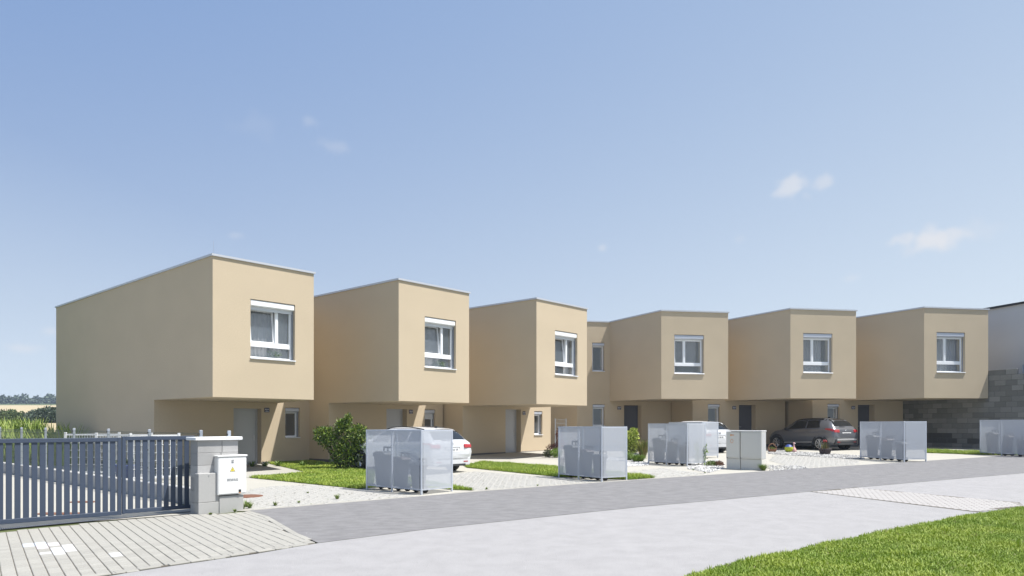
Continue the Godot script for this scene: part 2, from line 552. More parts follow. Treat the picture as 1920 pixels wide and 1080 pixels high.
func door(house: Node3D, f: Dictionary, v0: float, h: Array, m: Material, handle_left: bool) -> void:
	var st := nst()
	pane_box(st, f, v0, h[0], h[0] + 0.07, h[2], h[3], 0.29, 0.37)
	pane_box(st, f, v0, h[1] - 0.07, h[1], h[2], h[3], 0.29, 0.37)
	pane_box(st, f, v0, h[0] + 0.07, h[1] - 0.07, h[3] - 0.07, h[3], 0.29, 0.37)
	pane_box(st, f, v0, h[0] + 0.074, h[1] - 0.074, h[2] + 0.03, h[3] - 0.074, 0.305, 0.36)
	var leaf := part(st, "door", m, house)
	st = nst()
	var hu: float = h[0] + 0.14 if handle_left else h[1] - 0.14
	var p: Vector3 = at(f, hu, v0, h[2] + 1.05) - f.n * 0.305
	tube(st, p, p + f.n * 0.055, 0.011)
	tube(st, p + f.n * 0.055, p + f.n * 0.055 + f.u * (0.12 if handle_left else -0.12), 0.010)
	box(st, p - f.u * 0.022 - UP * 0.12, f.u * 0.044, f.n * 0.008, UP * 0.2)
	part(st, "handle", M.steel, leaf)
	st = nst()
	pane_box(st, f, v0, h[0] + 0.01, h[1] - 0.01, h[2] + 0.001, h[2] + 0.028, -0.03, 0.29)
	part(st, "threshold", M.concrete, leaf)

func house(i: int, f: Dictionary, c: Dictionary, label: String) -> void:
	var base: float = c.ground
	var root := thing("terraced_house", Vector3(f.o.x, 0, f.o.z), label, "house", "row of tan box houses")
	var th := 0.4
	var lo: float = c.soffit
	var hi: float = c.top
	var W: float = c.W
	var V: float = c.V
	var L: float = c.L
	var low: float = base - 0.5
	var st := nst()
	# upper box hanging over the car port
	var sp: float = c.splay                # the right wall opens outwards by this much over the depth V
	pierced(st, f, 0, W - th, 0, th, lo, hi, [c.big])
	slab(st, f, 0, th, th, V, lo, hi)
	box(st, at(f, W - th, 0, lo), f.u * th, f.u * sp + f.v * V, UP * (hi - lo))
	var k0 := sp * th / V
	prism(st, [at(f, th, th, lo), at(f, W - th + k0, th, lo), at(f, W - th + sp, V, lo), at(f, th, V, lo)], 0.35)
	# body of the house
	var holes := [c.door]
	for q in c.small: holes.append(q)
	var ua: float = c.u0
	var ub: float = c.u1
	slab(st, f, ua, ua + th, V, L, low, hi)
	slab(st, f, ub - th, ub, V + th, L, low, hi)
	slab(st, f, ua + th, ub - th, L - th, L, low, hi)
	if ua < 0.0:
		pierced(st, f, ua + th, 0, V, V + th, low, hi, c.small)
		pierced(st, f, 0, ub, V, V + th, low, lo + 0.35, holes)
	else:
		pierced(st, f, ua + th, W + sp, V, V + th, low, lo + 0.35, holes)
		pierced(st, f, W + sp, ub, V, V + th, low, hi, holes)
	part(st, "wall", M.stucco, root)
	st = nst()
	prism(st, [at(f, th + 0.002, th + 0.002, hi - 0.5), at(f, W - th + k0 - 0.004, th + 0.002, hi - 0.5), at(f, W - th + sp - 0.004, V, hi - 0.5), at(f, th + 0.002, V, hi - 0.5)], 0.38)
	slab(st, f, ua + th + 0.002, ub - th - 0.002, V + th + 0.002, L - th - 0.002, hi - 0.5, hi - 0.12)
	slab(st, f, ua + th + 0.002, ub - th - 0.002, V + th + 0.002, L - th - 0.002, lo + 0.02, lo + 0.3)
	var roof := part(st, "roof", M.plinth, root)
	# inner room walls keep the daylight inside the front room
	st = nst()
	slab(st, f, th + 0.01, W - th + sp * 3.6 / V - 0.02, 3.6, 3.7, lo + 0.36, hi - 0.51)
	slab(st, f, ua + th + 0.01, ub - th - 0.01, V + 2.4, V + 2.5, low, lo)
	part(st, "inner_wall", M.room, root)
	# metal coping
	st = nst()
	var y0 := hi + 0.002
	var y1 := hi + 0.064
	var o := 0.042
	slab(st, f, -o, W + o, -o, 0.34, y0, y1)
	slab(st, f, -o, 0.34, 0.342, V - o - 0.002, y0, y1)
	box(st, at(f, W - 0.34 + sp * 0.342 / V, 0.342, y0), f.u * (0.34 + o), (f.u * sp / V + f.v) * (V - o - 0.344), UP * (y1 - y0))
	slab(st, f, ua - o, minf(ua + 0.34, 0.34), V - o, L + o, y0, y1)
	if ua < 0.0: slab(st, f, ua + 0.342, 0.34, V - o, V + 0.34, y0, y1)
	else: slab(st, f, W - 0.34 + sp, ub - 0.002, V - o, V + 0.34, y0, y1)
	part(st, "coping", M.coping, roof)
	for q in [[0.05, 0.05], [W - 0.05, 0.05], [0.12, V * 0.5], [0.12, V]]:
		st = nst()
		var p: Vector3 = at(f, q[0], q[1], y1)
		tube(st, p, p + UP * (0.40 if q[1] < 0.1 and q[0] < 0.1 and i == 0 else 0.06), 0.004, 5)
		part(st, "lightning_rod", M.steel, roof)
	for k in range(1, 7):
		st = nst()
		var p2: Vector3 = at(f, W * k / 7.0, 0.06, y1)
		tube(st, p2, p2 + UP * 0.035, 0.012, 5)
		part(st, "conductor_clip", M.steel, roof)
	# plinth along the foot of the wall
	st = nst()
	if ua < 0.0:
		slab(st, f, ua - 0.004, c.door[0] - 0.01, V - 0.012, V + 0.1, low, base + 0.13)
		slab(st, f, c.door[1] + 0.01, ub - 0.01, V - 0.012, V + 0.1, low, base + 0.13)
	else:
		slab(st, f, ua - 0.004, c.door[0] - 0.01, V - 0.012, V + 0.1, low, base + 0.11)
		slab(st, f, c.door[1] + 0.01, ub - 0.01, V - 0.012, V + 0.1, low, base + 0.11)
		slab(st, f, ua - 0.012, ua + 0.1, V + 0.101, L, low, base + 0.11)
	part(st, "plinth", M.plinth, root)
	window(root, f, 0.0, c.big, c.style, i + 1)
	for q in c.small: window(root, f, V, q, "small", i + 1)
	door(root, f, V, c.door, c.door_m, c.handle_left)
	# enamel number plate
	st = nst()
	var pc: Vector3 = at(f, c.plaque, V, c.plaque_y)
	bevel(st, pc - f.u * 0.105 - UP * 0.085 + f.n * 0.004, f.u * 0.21, f.n * 0.014, UP * 0.17, 0.006)
	var pl := part(st, "number_plate", M.enamel, root)
	text("82/%d" % (i + 1), 0.082, 0.004, M.print, "number", pl, pc + f.n * 0.021 + UP * 0.018, f.u, f.n)
	st = nst()
	box(st, pc - f.u * 0.07 - UP * 0.062 + f.n * 0.0182, f.u * 0.14, f.n * 0.003, UP * 0.016)
	part(st, "street_line", M.print, pl)

# ---------------------------------------------------------------- cars
func section(s: Array) -> Array:
	var yb: float = s[1]
	var yt: float = s[2]
	var yr: float = s[3]
	var h := [Vector2(0, yb), Vector2(s[4] * 0.9, yb), Vector2(s[4], yb + 0.12), Vector2(s[5], lerpf(yb, yt, 0.58)), Vector2(s[6] + 0.012, yt - 0.07), Vector2(s[6] - 0.02, yt), Vector2(s[7], lerpf(yt, yr, 0.84)), Vector2(s[7] * 0.78, lerpf(yt, yr, 0.975)), Vector2(0, yr)]
	var all := []
	for k in 9: all.append(h[k])
	for k in range(7, 0, -1): all.append(Vector2(-h[k].x, h[k].y))
	return all   # 16 points round, from the keel by the right side over the roof

func car_grid(stations: Array) -> Array:
	var rows := []
	for k in stations.size() - 1:
		var p0: Array = stations[maxi(k - 1, 0)]
		var p1: Array = stations[k]
		var p2: Array = stations[k + 1]
		var p3: Array = stations[mini(k + 2, stations.size() - 1)]
		for q in 4:
			var t := q / 4.0
			var s := []
			for e in 8: s.append(lerpf(lerpf(p1[e], p2[e], t), cubic_interpolate(p1[e], p2[e], p0[e], p3[e], t), 0.6))
			rows.append([s[0], section(s)])
	rows.append([stations[-1][0], section(stations[-1])])
	var gridp := []
	for r in rows:
		var line := []
		for p in r[1]: line.append(Vector3(p.x, p.y, -r[0]))
		gridp.append(line)
	return gridp

func sample(gr: Array, i: float, j: float) -> Vector3:
	i = clampf(i, 0.0, gr.size() - 1.001)
	var i0 := int(i)
	var j0 := int(floor(j))
	var fi := i - i0
	var fj := j - j0
	var a: Vector3 = gr[i0][posmod(j0, 16)].lerp(gr[i0][posmod(j0 + 1, 16)], fj)
	var b: Vector3 = gr[i0 + 1][posmod(j0, 16)].lerp(gr[i0 + 1][posmod(j0 + 1, 16)], fj)
	return a.lerp(b, fi)

func row_of(gr: Array, s: float) -> float:
	for k in gr.size() - 1:
		if -gr[k + 1][0].z >= s:
			return k + (s + gr[k][0].z) / maxf(0.0001, gr[k][0].z - gr[k + 1][0].z)
	return gr.size() - 1.0

func patch(gr: Array, corners: Array, off: float, called: String, m: Material, parent: Node) -> MeshInstance3D:
	# corners: (s, j) of four corners; laid just proud of the bodywork
	var st := nst(true)
	var n := 6
	var pts := []
	for a in n + 1:
		var line := []
		for b in n + 1:
			var p: Vector2 = corners[0].lerp(corners[1], a / float(n)).lerp(corners[3].lerp(corners[2], a / float(n)), b / float(n))
			var r := row_of(gr, p.x)
			var q := sample(gr, r, p.y)
			var du := sample(gr, r + 0.2, p.y) - sample(gr, r - 0.2, p.y)
			var dv := sample(gr, r, p.y + 0.2) - sample(gr, r, p.y - 0.2)
			var nn := dv.cross(du).normalized()
			var mid := Vector3(0, 0.75, q.z)
			if nn.dot(q - mid) < 0.0: nn = -nn
			line.append(q + nn * off)
		pts.append(line)
	for a in n:
		for b in n:
			quad(st, pts[a][b], pts[a + 1][b], pts[a + 1][b + 1], pts[a][b + 1])
	return part(st, called, m, parent)

func wheel(parent: Node, at_: Vector3, r: float, side: float) -> void:
	var st := nst(true)
	var n := 28
	var prof := [[r * 0.60, 0.0], [r * 0.93, 0.005], [r, 0.035], [r, 0.165], [r * 0.93, 0.195], [r * 0.60, 0.2]]
	var ring := func(rr: float, off: float, t: float) -> Vector3: return at_ + Vector3(side * (off - 0.2), sin(t) * rr, cos(t) * rr)
	for k in n:
		var t0 := TAU * k / n
		var t1 := TAU * (k + 1) / n
		for q in prof.size() - 1:
			quad(st, ring.call(prof[q][0], prof[q][1], t0), ring.call(prof[q][0], prof[q][1], t1), ring.call(prof[q + 1][0], prof[q + 1][1], t1), ring.call(prof[q + 1][0], prof[q + 1][1], t0))
	var wh := part(st, "wheel", M.tyre, parent)
	st = nst()
	for k in n:
		var t0 := TAU * k / n
		var t1 := TAU * (k + 1) / n
		quad(st, ring.call(r * 0.68, 0.203, t0), ring.call(r * 0.68, 0.203, t1), ring.call(r * 0.58, 0.196, t1), ring.call(r * 0.58, 0.196, t0))
	for k in 5:
		var t := TAU * k / 5.0 + 0.3
		for e in [-0.16, 0.16]:
			var a: Vector3 = ring.call(r * 0.12, 0.19, t)
			var b: Vector3 = ring.call(r * 0.62, 0.198, t + e * 1.6)
			tube(st, a, b, 0.017, 5, 0.022)
	tube(st, ring.call(0.0, 0.17, 0.0), ring.call(0.0, 0.2, 0.0), 0.045, 10)
	part(st, "rim", M.rim, wh)
	st = nst()
	tube(st, ring.call(0.0, 0.06, 0.0), ring.call(0.0, 0.1, 0.0), r * 0.62, 20)
	part(st, "brake_disc", M.trim, wh)

func car(called: String, at_: Vector3, forward: Vector3, stations: Array, o: Dictionary, label: String) -> Node3D:
	var root := thing(called, at_, label, "car")
	root.basis = Basis(forward.cross(UP), UP, -forward)
	var gr := car_grid(stations)
	var L: float = stations[-1][0]
	var st := nst(true)
	for i in gr.size() - 1:
		for j in 16:
			var a: Vector3 = gr[i][j]
			var b: Vector3 = gr[i][(j + 1) % 16]
			var c: Vector3 = gr[i + 1][(j + 1) % 16]
			var d: Vector3 = gr[i + 1][j]
			# leave the wheel openings out of the lower side
			var cz := -(a.z + d.z) / 2.0
			var cy := (a.y + b.y) / 2.0
			quad(st, a, d, c, b)
	for e in [0, gr.size() - 1]:
		var mid := Vector3.ZERO
		for j in 16: mid += gr[e][j] / 16.0
		for j in 16:
			if e == 0: tri(st, mid, gr[e][j], gr[e][(j + 1) % 16])
			else: tri(st, mid, gr[e][(j + 1) % 16], gr[e][j])
	var body := part(st, "body", o.paint, root)
	var hw: float = o.half
	# windows
	for side in [1, -1]:
		var J := func(j: float) -> float: return j if side == 1 else 16.0 - j
		for q in o.side_glass:
			patch(gr, [Vector2(q[0], J.call(5.12)), Vector2(q[1], J.call(5.12)), Vector2(q[3], J.call(5.9)), Vector2(q[2], J.call(5.9))], 0.006, "side_window", M.car_glass, body)
		if o.has("handles"):
			for s in o.handles:
				st = nst()
				var p := sample(gr, row_of(gr, s), J.call(4.0))
				box(st, p + Vector3(side * 0.004, -0.012, -0.09), Vector3(side * 0.022, 0, 0), Vector3(0, 0.026, 0), Vector3(0, 0, 0.18))
				part(st, "door_handle", o.paint, body)
		# mirror
		st = nst()
		var mp := sample(gr, row_of(gr, o.mirror), J.call(5.0))
		bevel(st, mp + Vector3(side * 0.02 - 0.0, -0.01, -0.06), Vector3(side * 0.19, 0, 0), Vector3(0, 0.13, 0), Vector3(0, 0, 0.09), 0.025)
		part(st, "mirror", o.mirror_m, body)
		# lamps
		var tl: Array = o.tail
		patch(gr, [Vector2(tl[0], J.call(tl[2])), Vector2(tl[1], J.call(tl[2] + tl[4])), Vector2(tl[1], J.call(tl[3] - tl[5])), Vector2(tl[0], J.call(tl[3]))], 0.008, "tail_light", M.tail, body)
		st = nst()
		var lb: Array = o.lamp
		bevel(st, Vector3(side * lb[0], lb[2], 0.03 - lb[4]), Vector3(side * (lb[1] - lb[0]), 0, -0.05), Vector3(0, lb[3] - lb[2], -0.03), Vector3(0, 0, -0.16), 0.02)
		part(st, "tail_light", M.tail, body)
		# sill and wheel arch cladding
		for wz in [o.rear_axle, o.front_axle]:
			var arch := nst()
			var x: float = side * (hw - 0.012)
			var seg := 18
			for k in seg:
				var t0 := lerpf(-0.12, PI + 0.12, float(k) / seg)
				var t1 := lerpf(-0.12, PI + 0.12, float(k + 1) / seg)
				var pa := func(rr: float, t: float, xx: float) -> Vector3: return Vector3(xx, o.wheel_r + sin(t) * rr, -wz + cos(t) * rr)
				var ri: float = o.wheel_r + 0.035
				var ro: float = o.wheel_r + (0.10 if o.clad else 0.045)
				quad(arch, pa.call(ri, t0, x + side * 0.012), pa.call(ro, t0, x + side * 0.012), pa.call(ro, t1, x + side * 0.012), pa.call(ri, t1, x + side * 0.012))
				quad(arch, pa.call(ro, t0, x + side * 0.012), pa.call(ro, t0, x - side * 0.12), pa.call(ro, t1, x - side * 0.12), pa.call(ro, t1, x + side * 0.012))
				tri(arch, Vector3(x + side * 0.004, o.wheel_r, -wz), pa.call(ri, t0, x + side * 0.004), pa.call(ri, t1, x + side * 0.004))
			part(arch, "wheel_arch", M.trim, body)
			wheel(root, Vector3(side * (hw + 0.022), o.wheel_r, -wz), o.wheel_r, side)
		if o.clad:
			st = nst()
			box(st, Vector3(side * (hw - 0.06), 0.2, -(o.front_axle - 0.42)), Vector3(side * 0.075, 0, 0), Vector3(0, 0.14, 0), Vector3(0, 0, o.front_axle - o.rear_axle - 0.84))
			part(st, "side_cladding", M.trim, body)
			st = nst()
			box(st, Vector3(side * (hw + 0.006), 0.335, -(o.front_axle - 0.5)), Vector3(side * 0.012, 0, 0), Vector3(0, 0.03, 0), Vector3(0, 0.05, o.front_axle - o.rear_axle - 0.95))
			part(st, "side_moulding", M.silver, body)
	var rg: Array = o.rear_glass
	patch(gr, [Vector2(rg[0], 6.1), Vector2(rg[0], 9.9), Vector2(rg[1], 9.75), Vector2(rg[1], 6.25)], 0.006, "rear_window", M.car_glass, body)
	var wsn: Array = o.windscreen
	patch(gr, [Vector2(wsn[0], 6.1), Vector2(wsn[0], 9.9), Vector2(wsn[1], 9.9), Vector2(wsn[1], 6.1)], 0.006, "windscreen", M.car_glass, body)
	if o.has("roof_black"):
		patch(gr, [Vector2(o.roof_black[0], 6.0), Vector2(o.roof_black[0], 10.0), Vector2(o.roof_black[1], 10.0), Vector2(o.roof_black[1], 6.0)], 0.004, "roof", M.car_glass, body)
	# rear end
	st = nst()
	bevel(st, Vector3(-0.325, o.plate_y - 0.085, 0.006 - o.plate_s), Vector3(0.65, 0, 0), Vector3(0, 0.17, 0), Vector3(0, 0, 0.01), 0.003)
	bevel(st, Vector3(-hw * 0.8, o.bumper[1] + 0.004, -0.02 - o.bumper[2]), Vector3(hw * 1.6, 0, 0), Vector3(0, 0.012, 0), Vector3(0, 0, 0.035), 0.002)
	bevel(st, Vector3(-hw * 0.62, o.bumper[0] - 0.02, -0.1 - o.bumper[2]), Vector3(hw * 1.24, 0, 0), Vector3(0, 0.075, 0), Vector3(0, 0, 0.125), 0.01)
	part(st, "rear_trim", M.trim, body)
	st = nst()
	bevel(st, Vector3(-0.3, o.plate_y - 0.065, 0.012 - o.plate_s), Vector3(0.6, 0, 0), Vector3(0, 0.13, 0), Vector3(0, 0, 0.012), 0.004)
	var np := part(st, "number_plate", M.plate, body)
	text(o.plate, 0.095, 0.003, M.ink, "plate_number", np, Vector3(0, o.plate_y, 0.0265 - o.plate_s), Vector3.RIGHT, Vector3(0, 0, 1))
	st = nst(true)
	lathe(st, Vector3.ZERO, [[0.0, 0.0], [0.055, 0.0], [0.06, 0.006], [0.05, 0.012], [0.0, 0.01]], 18)
	var em := part(st, "emblem", M.steel, body)
	em.transform = Transform3D(Basis(Vector3.RIGHT, PI / 2), Vector3(0, o.emblem_y, 0.01 - o.emblem_s))
	st = nst()
	bevel(st, Vector3(-hw * 0.86, o.bumper[0], 0.02 - o.bumper[2]), Vector3(hw * 1.72, 0, 0), Vector3(0, o.bumper[1] - o.bumper[0], 0), Vector3(0, 0, -0.16), 0.03)
	part(st, "bumper", o.bumper_m, body)
	if o.has("strip"):
		st = nst()
		bevel(st, Vector3(-hw * 0.74, o.strip[0], 0.045 - o.bumper[2]), Vector3(hw * 1.48, 0, 0), Vector3(0, o.strip[1] - o.strip[0], 0), Vector3(0, 0, -0.08), 0.012)
		part(st, "bumper_strip", M.silver, body)
	st = nst()
	for side in [-1, 1]: box(st, Vector3(side * hw * 0.62 - 0.09, o.bumper[0] + 0.1, 0.022 - o.bumper[2]), Vector3(0.18, 0, 0), Vector3(0, 0.03, 0), Vector3(0, 0, 0.006))
	part(st, "reflector", M.tail, body)
	st = nst()
	tube(st, Vector3(0.02, o.wiper_y, 0.02 - o.wiper_s), Vector3(-0.34, o.wiper_y + 0.02, 0.02 - o.wiper_s), 0.012, 5)
	part(st, "wiper", M.trim, body)
	if o.has("rails"):
		st = nst()
		for side in [-1, 1]:
			var prev := Vector3.ZERO
			for k in 13:
				var s := lerpf(o.rails[0], o.rails[1], k / 12.0)
				var p := sample(gr, row_of(gr, s), 6.5 if side == 1 else 9.5) + UP * 0.045 * sin(PI * k / 12.0)
				if k > 0: tube(st, prev, p, 0.016, 5)
				prev = p
		part(st, "roof_rail", M.trim, body)
	st = nst()
	var ap := sample(gr, row_of(gr, o.aerial), 8.0)
	bevel(st, ap + Vector3(-0.02, -0.01, -0.06), Vector3(0.04, 0, 0), Vector3(0, 0.06, 0.02), Vector3(0, 0, 0.1), 0.01)
	part(st, "aerial", M.trim, body)
	return root

# ---------------------------------------------------------------- plants
func leaves(st: SurfaceTool, blobs: Array, size: float, colors: Array, sd: int, up_bias := 0.2, aspect := 0.5) -> void:
	# blobs: [centre, radii, how many]; leaf-sized folded faces through each crown
	var r := RandomNumberGenerator.new()
	r.seed = sd
	for b in blobs:
		for k in int(b[2]):
			var d := Vector3(r.randfn(), r.randfn(), r.randfn()).normalized()
			var p: Vector3 = b[0] + d * b[1] * pow(r.randf(), 0.42) * (1.0 + 0.12 * r.randfn())
			var ax := (d + Vector3(r.randfn(), r.randfn() + up_bias, r.randfn()) * 0.8).normalized()
			var side := ax.cross(Vector3(r.randfn(), r.randfn(), r.randfn())).normalized()
			var s := size * r.randf_range(0.6, 1.3)
			var c: Color = colors[r.randi() % colors.size()]
			c = c * r.randf_range(0.75, 1.25)
			c.a = 1.0
			st.set_color(c)
			var tip := p + ax * s
			var mid := p + ax * s * 0.5
			var wv := side * s * aspect * 0.5
			var sag := ax.cross(side) * s * 0.12
			tri(st, p, mid + wv - sag, tip)
			tri(st, p, tip, mid - wv - sag)

func bush(called: String, x: float, d: float, blobs: Array, size: float, colors: Array, sd: int, label: String, category: String, group := "", up := 0.2, aspect := 0.5) -> void:
	var p := on(x, d)
	var root := thing(called, p, label, category, group)
	var st := nst()
	leaves(st, blobs, size, colors, sd, up, aspect)
	part(st, "foliage", M.leaf, root)
	st = nst()
	for b in blobs:
		var c: Vector3 = b[0]
		tube(st, Vector3(c.x * 0.25, -0.05, c.z * 0.25), c, 0.02 * maxf(0.4, c.y), 5, 0.006)
	part(st, "stem", M.stem, root)

func spears(called: String, x: float, d: float, n: int, h: float, spread: float, colors: Array, sd: int, label: String, category: String, group := "", width := 0.014) -> void:
	# a clump of narrow arching blades
	var r := RandomNumberGenerator.new()
	r.seed = sd
	var root := thing(called, on(x, d), label, category, group)
	var st := nst()
	for k in n:
		var t := r.randf() * TAU
		var dir := Vector3(cos(t), 0, sin(t))
		var side := dir.cross(UP) * width
		var hh := h * r.randf_range(0.55, 1.1)
		var out := spread * r.randf_range(0.2, 1.0)
		var p := dir * spread * 0.2 * r.randf()
		var c: Color = colors[r.randi() % colors.size()] * r.randf_range(0.7, 1.2)
		c.a = 1
		st.set_color(c)
		var a := p + UP * hh * 0.55 + dir * out * 0.4
		var b := p + UP * hh + dir * out
		quad(st, p - side, p + side, a + side * 0.8, a - side * 0.8)
		tri(st, a - side * 0.8, a + side * 0.8, b)
	part(st, "leaves", M.leaf, root)

func tuft(sd: int, n: int, h: float) -> ArrayMesh:
	var r := RandomNumberGenerator.new()
	r.seed = sd
	var st := nst()
	for k in n:
		var t := r.randf() * TAU
		var dir := Vector3(cos(t), 0, sin(t))
		var side := Vector3(cos(t + 1.3), 0, sin(t + 1.3)) * 0.0034
		var p := Vector3(r.randfn(), 0, r.randfn()) * 0.022
		var hh := h * r.randf_range(0.5, 1.15)
		var b := p + UP * hh + dir * hh * r.randf_range(0.2, 0.9)
		var a := p + UP * hh * 0.6 + dir * hh * 0.18
		st.set_color(Color(1, 1, 1).darkened(r.randf() * 0.25))
		quad(st, p - side, p + side, a + side, a - side)
		tri(st, a - side, a + side, b)
	st.generate_normals()
	return st.commit()

func inside(poly: PackedVector2Array, n: int, sd: int) -> PackedVector2Array:
	var r := RandomNumberGenerator.new()
	r.seed = sd
	var lo := poly[0]
	var hi := poly[0]
	for p in poly:
		lo = lo.min(p); hi = hi.max(p)
	var out := PackedVector2Array()
	for k in n:
		var p := Vector2(r.randf_range(lo.x, hi.x), r.randf_range(lo.y, hi.y))
		if Geometry2D.is_point_in_polygon(p, poly): out.append(p)
	return out

func box_area(poly: PackedVector2Array) -> float:
	var lo := poly[0]
	var hi := poly[0]
	for p in poly:
		lo = lo.min(p); hi = hi.max(p)
	return (hi.x - lo.x) * (hi.y - lo.y)

func copies_of(mesh: Mesh, m: Material, places: Array, colors: Array, called: String, label: String, category: String, parent: Node = self) -> MultiMeshInstance3D:
	var mm := MultiMesh.new()
	mm.transform_format = MultiMesh.TRANSFORM_3D
	mm.use_colors = true
	mm.mesh = mesh
	mm.instance_count = places.size()
	for k in places.size():
		mm.set_instance_transform(k, places[k])
		mm.set_instance_color(k, colors[k])
	var o := MultiMeshInstance3D.new()
	o.multimesh = mm
	o.material_override = m
	o.name = numbered(called) if parent == self else called
	parent.add_child(o, true)
	if parent == self: tag(o, label, category)
	o.set_meta("kind", "stuff")
	return o

func grass(poly: PackedVector2Array, per_m2: float, h: float, sd: int, lift: float, label: String) -> void:
	var r := RandomNumberGenerator.new()
	r.seed = sd
	var patchy := FastNoiseLite.new()
	patchy.seed = sd
	patchy.frequency = 0.55
	patchy.fractal_octaves = 4
	var pl := []
	var cl := []
	for p in inside(poly, int(box_area(poly) * per_m2), sd):
		var q := patchy.get_noise_2d(p.x * 1.6, p.y * 1.6)
		var s := r.randf_range(0.65, 1.25) * (1.0 + 0.35 * q)
		pl.append(Transform3D(Basis(UP, r.randf() * TAU).scaled(Vector3(s, s, s)), on(p.x, p.y, lift)))
		var c := Color(0.21, 0.315, 0.025).lerp(Color(0.36, 0.435, 0.06), clampf(0.45 + q * 1.1 + r.randfn() * 0.22, 0.0, 1.0))
		if r.randf() < 0.012: c = Color(0.42, 0.38, 0.20)
		cl.append(c)
	copies_of(tuft(sd, 11, h), M.blade, pl, cl, "lawn_grass", label, "grass")

func pebbles(poly: PackedVector2Array, n: int, size: float, sd: int, lift: float, pale: float, label: String) -> void:
	var r := RandomNumberGenerator.new()
	r.seed = sd
	var st := nst(true)
	for i in 6:
		for j in 4:
			var v := func(a: int, b: int) -> Vector3:
				var t := TAU * a / 6.0
				var e := -PI / 2 + PI * b / 4.0
				return Vector3(cos(t) * cos(e), sin(e) * 0.6 + 0.1 * sin(a * 2.0), sin(t) * cos(e) * 0.8)
			quad(st, v.call(i + 1, j), v.call(i, j), v.call(i, j + 1), v.call(i + 1, j + 1))
	st.generate_normals()
	var pl := []
	var cl := []
	for p in inside(poly, n, sd):
		var s := size * r.randf_range(0.45, 1.25)
		pl.append(Transform3D(Basis(UP, r.randf() * TAU).scaled(Vector3(s, s, s)), on(p.x, p.y, lift + s * 0.2)))
		var t := clampf(pale + r.randfn() * 0.14, 0.05, 0.72)
		cl.append(Color(t, t * 0.985, t * 0.96))
	copies_of(st.commit(), M.pebble, pl, cl, "gravel", label, "gravel")

# ---------------------------------------------------------------- paving
func paver_mesh(lx: float, ly: float, h: float) -> ArrayMesh:
	var st := nst()
	bevel(st, Vector3(-lx / 2, -h, -ly / 2), Vector3(lx, 0, 0), Vector3(0, h, 0), Vector3(0, 0, ly), 0.006)
	st.generate_normals()
	return st.commit()

func lay(poly: PackedVector2Array, origin: Vector2, along: Vector2, lx: float, ly: float, gap: float, lift: float, sd: int, brickwise := false) -> Array:
	var r := RandomNumberGenerator.new()
	r.seed = sd
	along = along.normalized()
	var across := Vector2(-along.y, along.x)
	var res := []
	var reach := 0.0
	for p in poly: reach = maxf(reach, p.distance_to(origin))
	var ni := int(reach / lx) + 1
	var nj := int(reach / ly) + 1
	for i in range(-ni, ni):
		for j in range(-nj, nj):
			var off := 0.5 if brickwise and posmod(j, 2) == 1 else 0.0
			var c := origin + along * (i + off) * lx + across * j * ly
			if not Geometry2D.is_point_in_polygon(c, poly): continue
			var ok := true
			for q in [[0.3, 0.3], [-0.3, 0.3], [0.3, -0.3], [-0.3, -0.3]]:
				if not Geometry2D.is_point_in_polygon(c + along * q[0] * lx + across * q[1] * ly, poly): ok = false
			if not ok: continue
			var x3 := (on(c.x + along.x, c.y + along.y) - on(c.x, c.y)).normalized()
			var nrm := Vector3(-0.008, 1.0, 0.012).normalized()
			var z3 := x3.cross(nrm).normalized()
			var b := Basis(x3, nrm, z3) * Basis.from_euler(Vector3(r.randfn() * 0.004, r.randfn() * 0.006, r.randfn() * 0.004))
			res.append([Transform3D(b, on(c.x, c.y, lift + r.randfn() * 0.0012)), c])
	return res

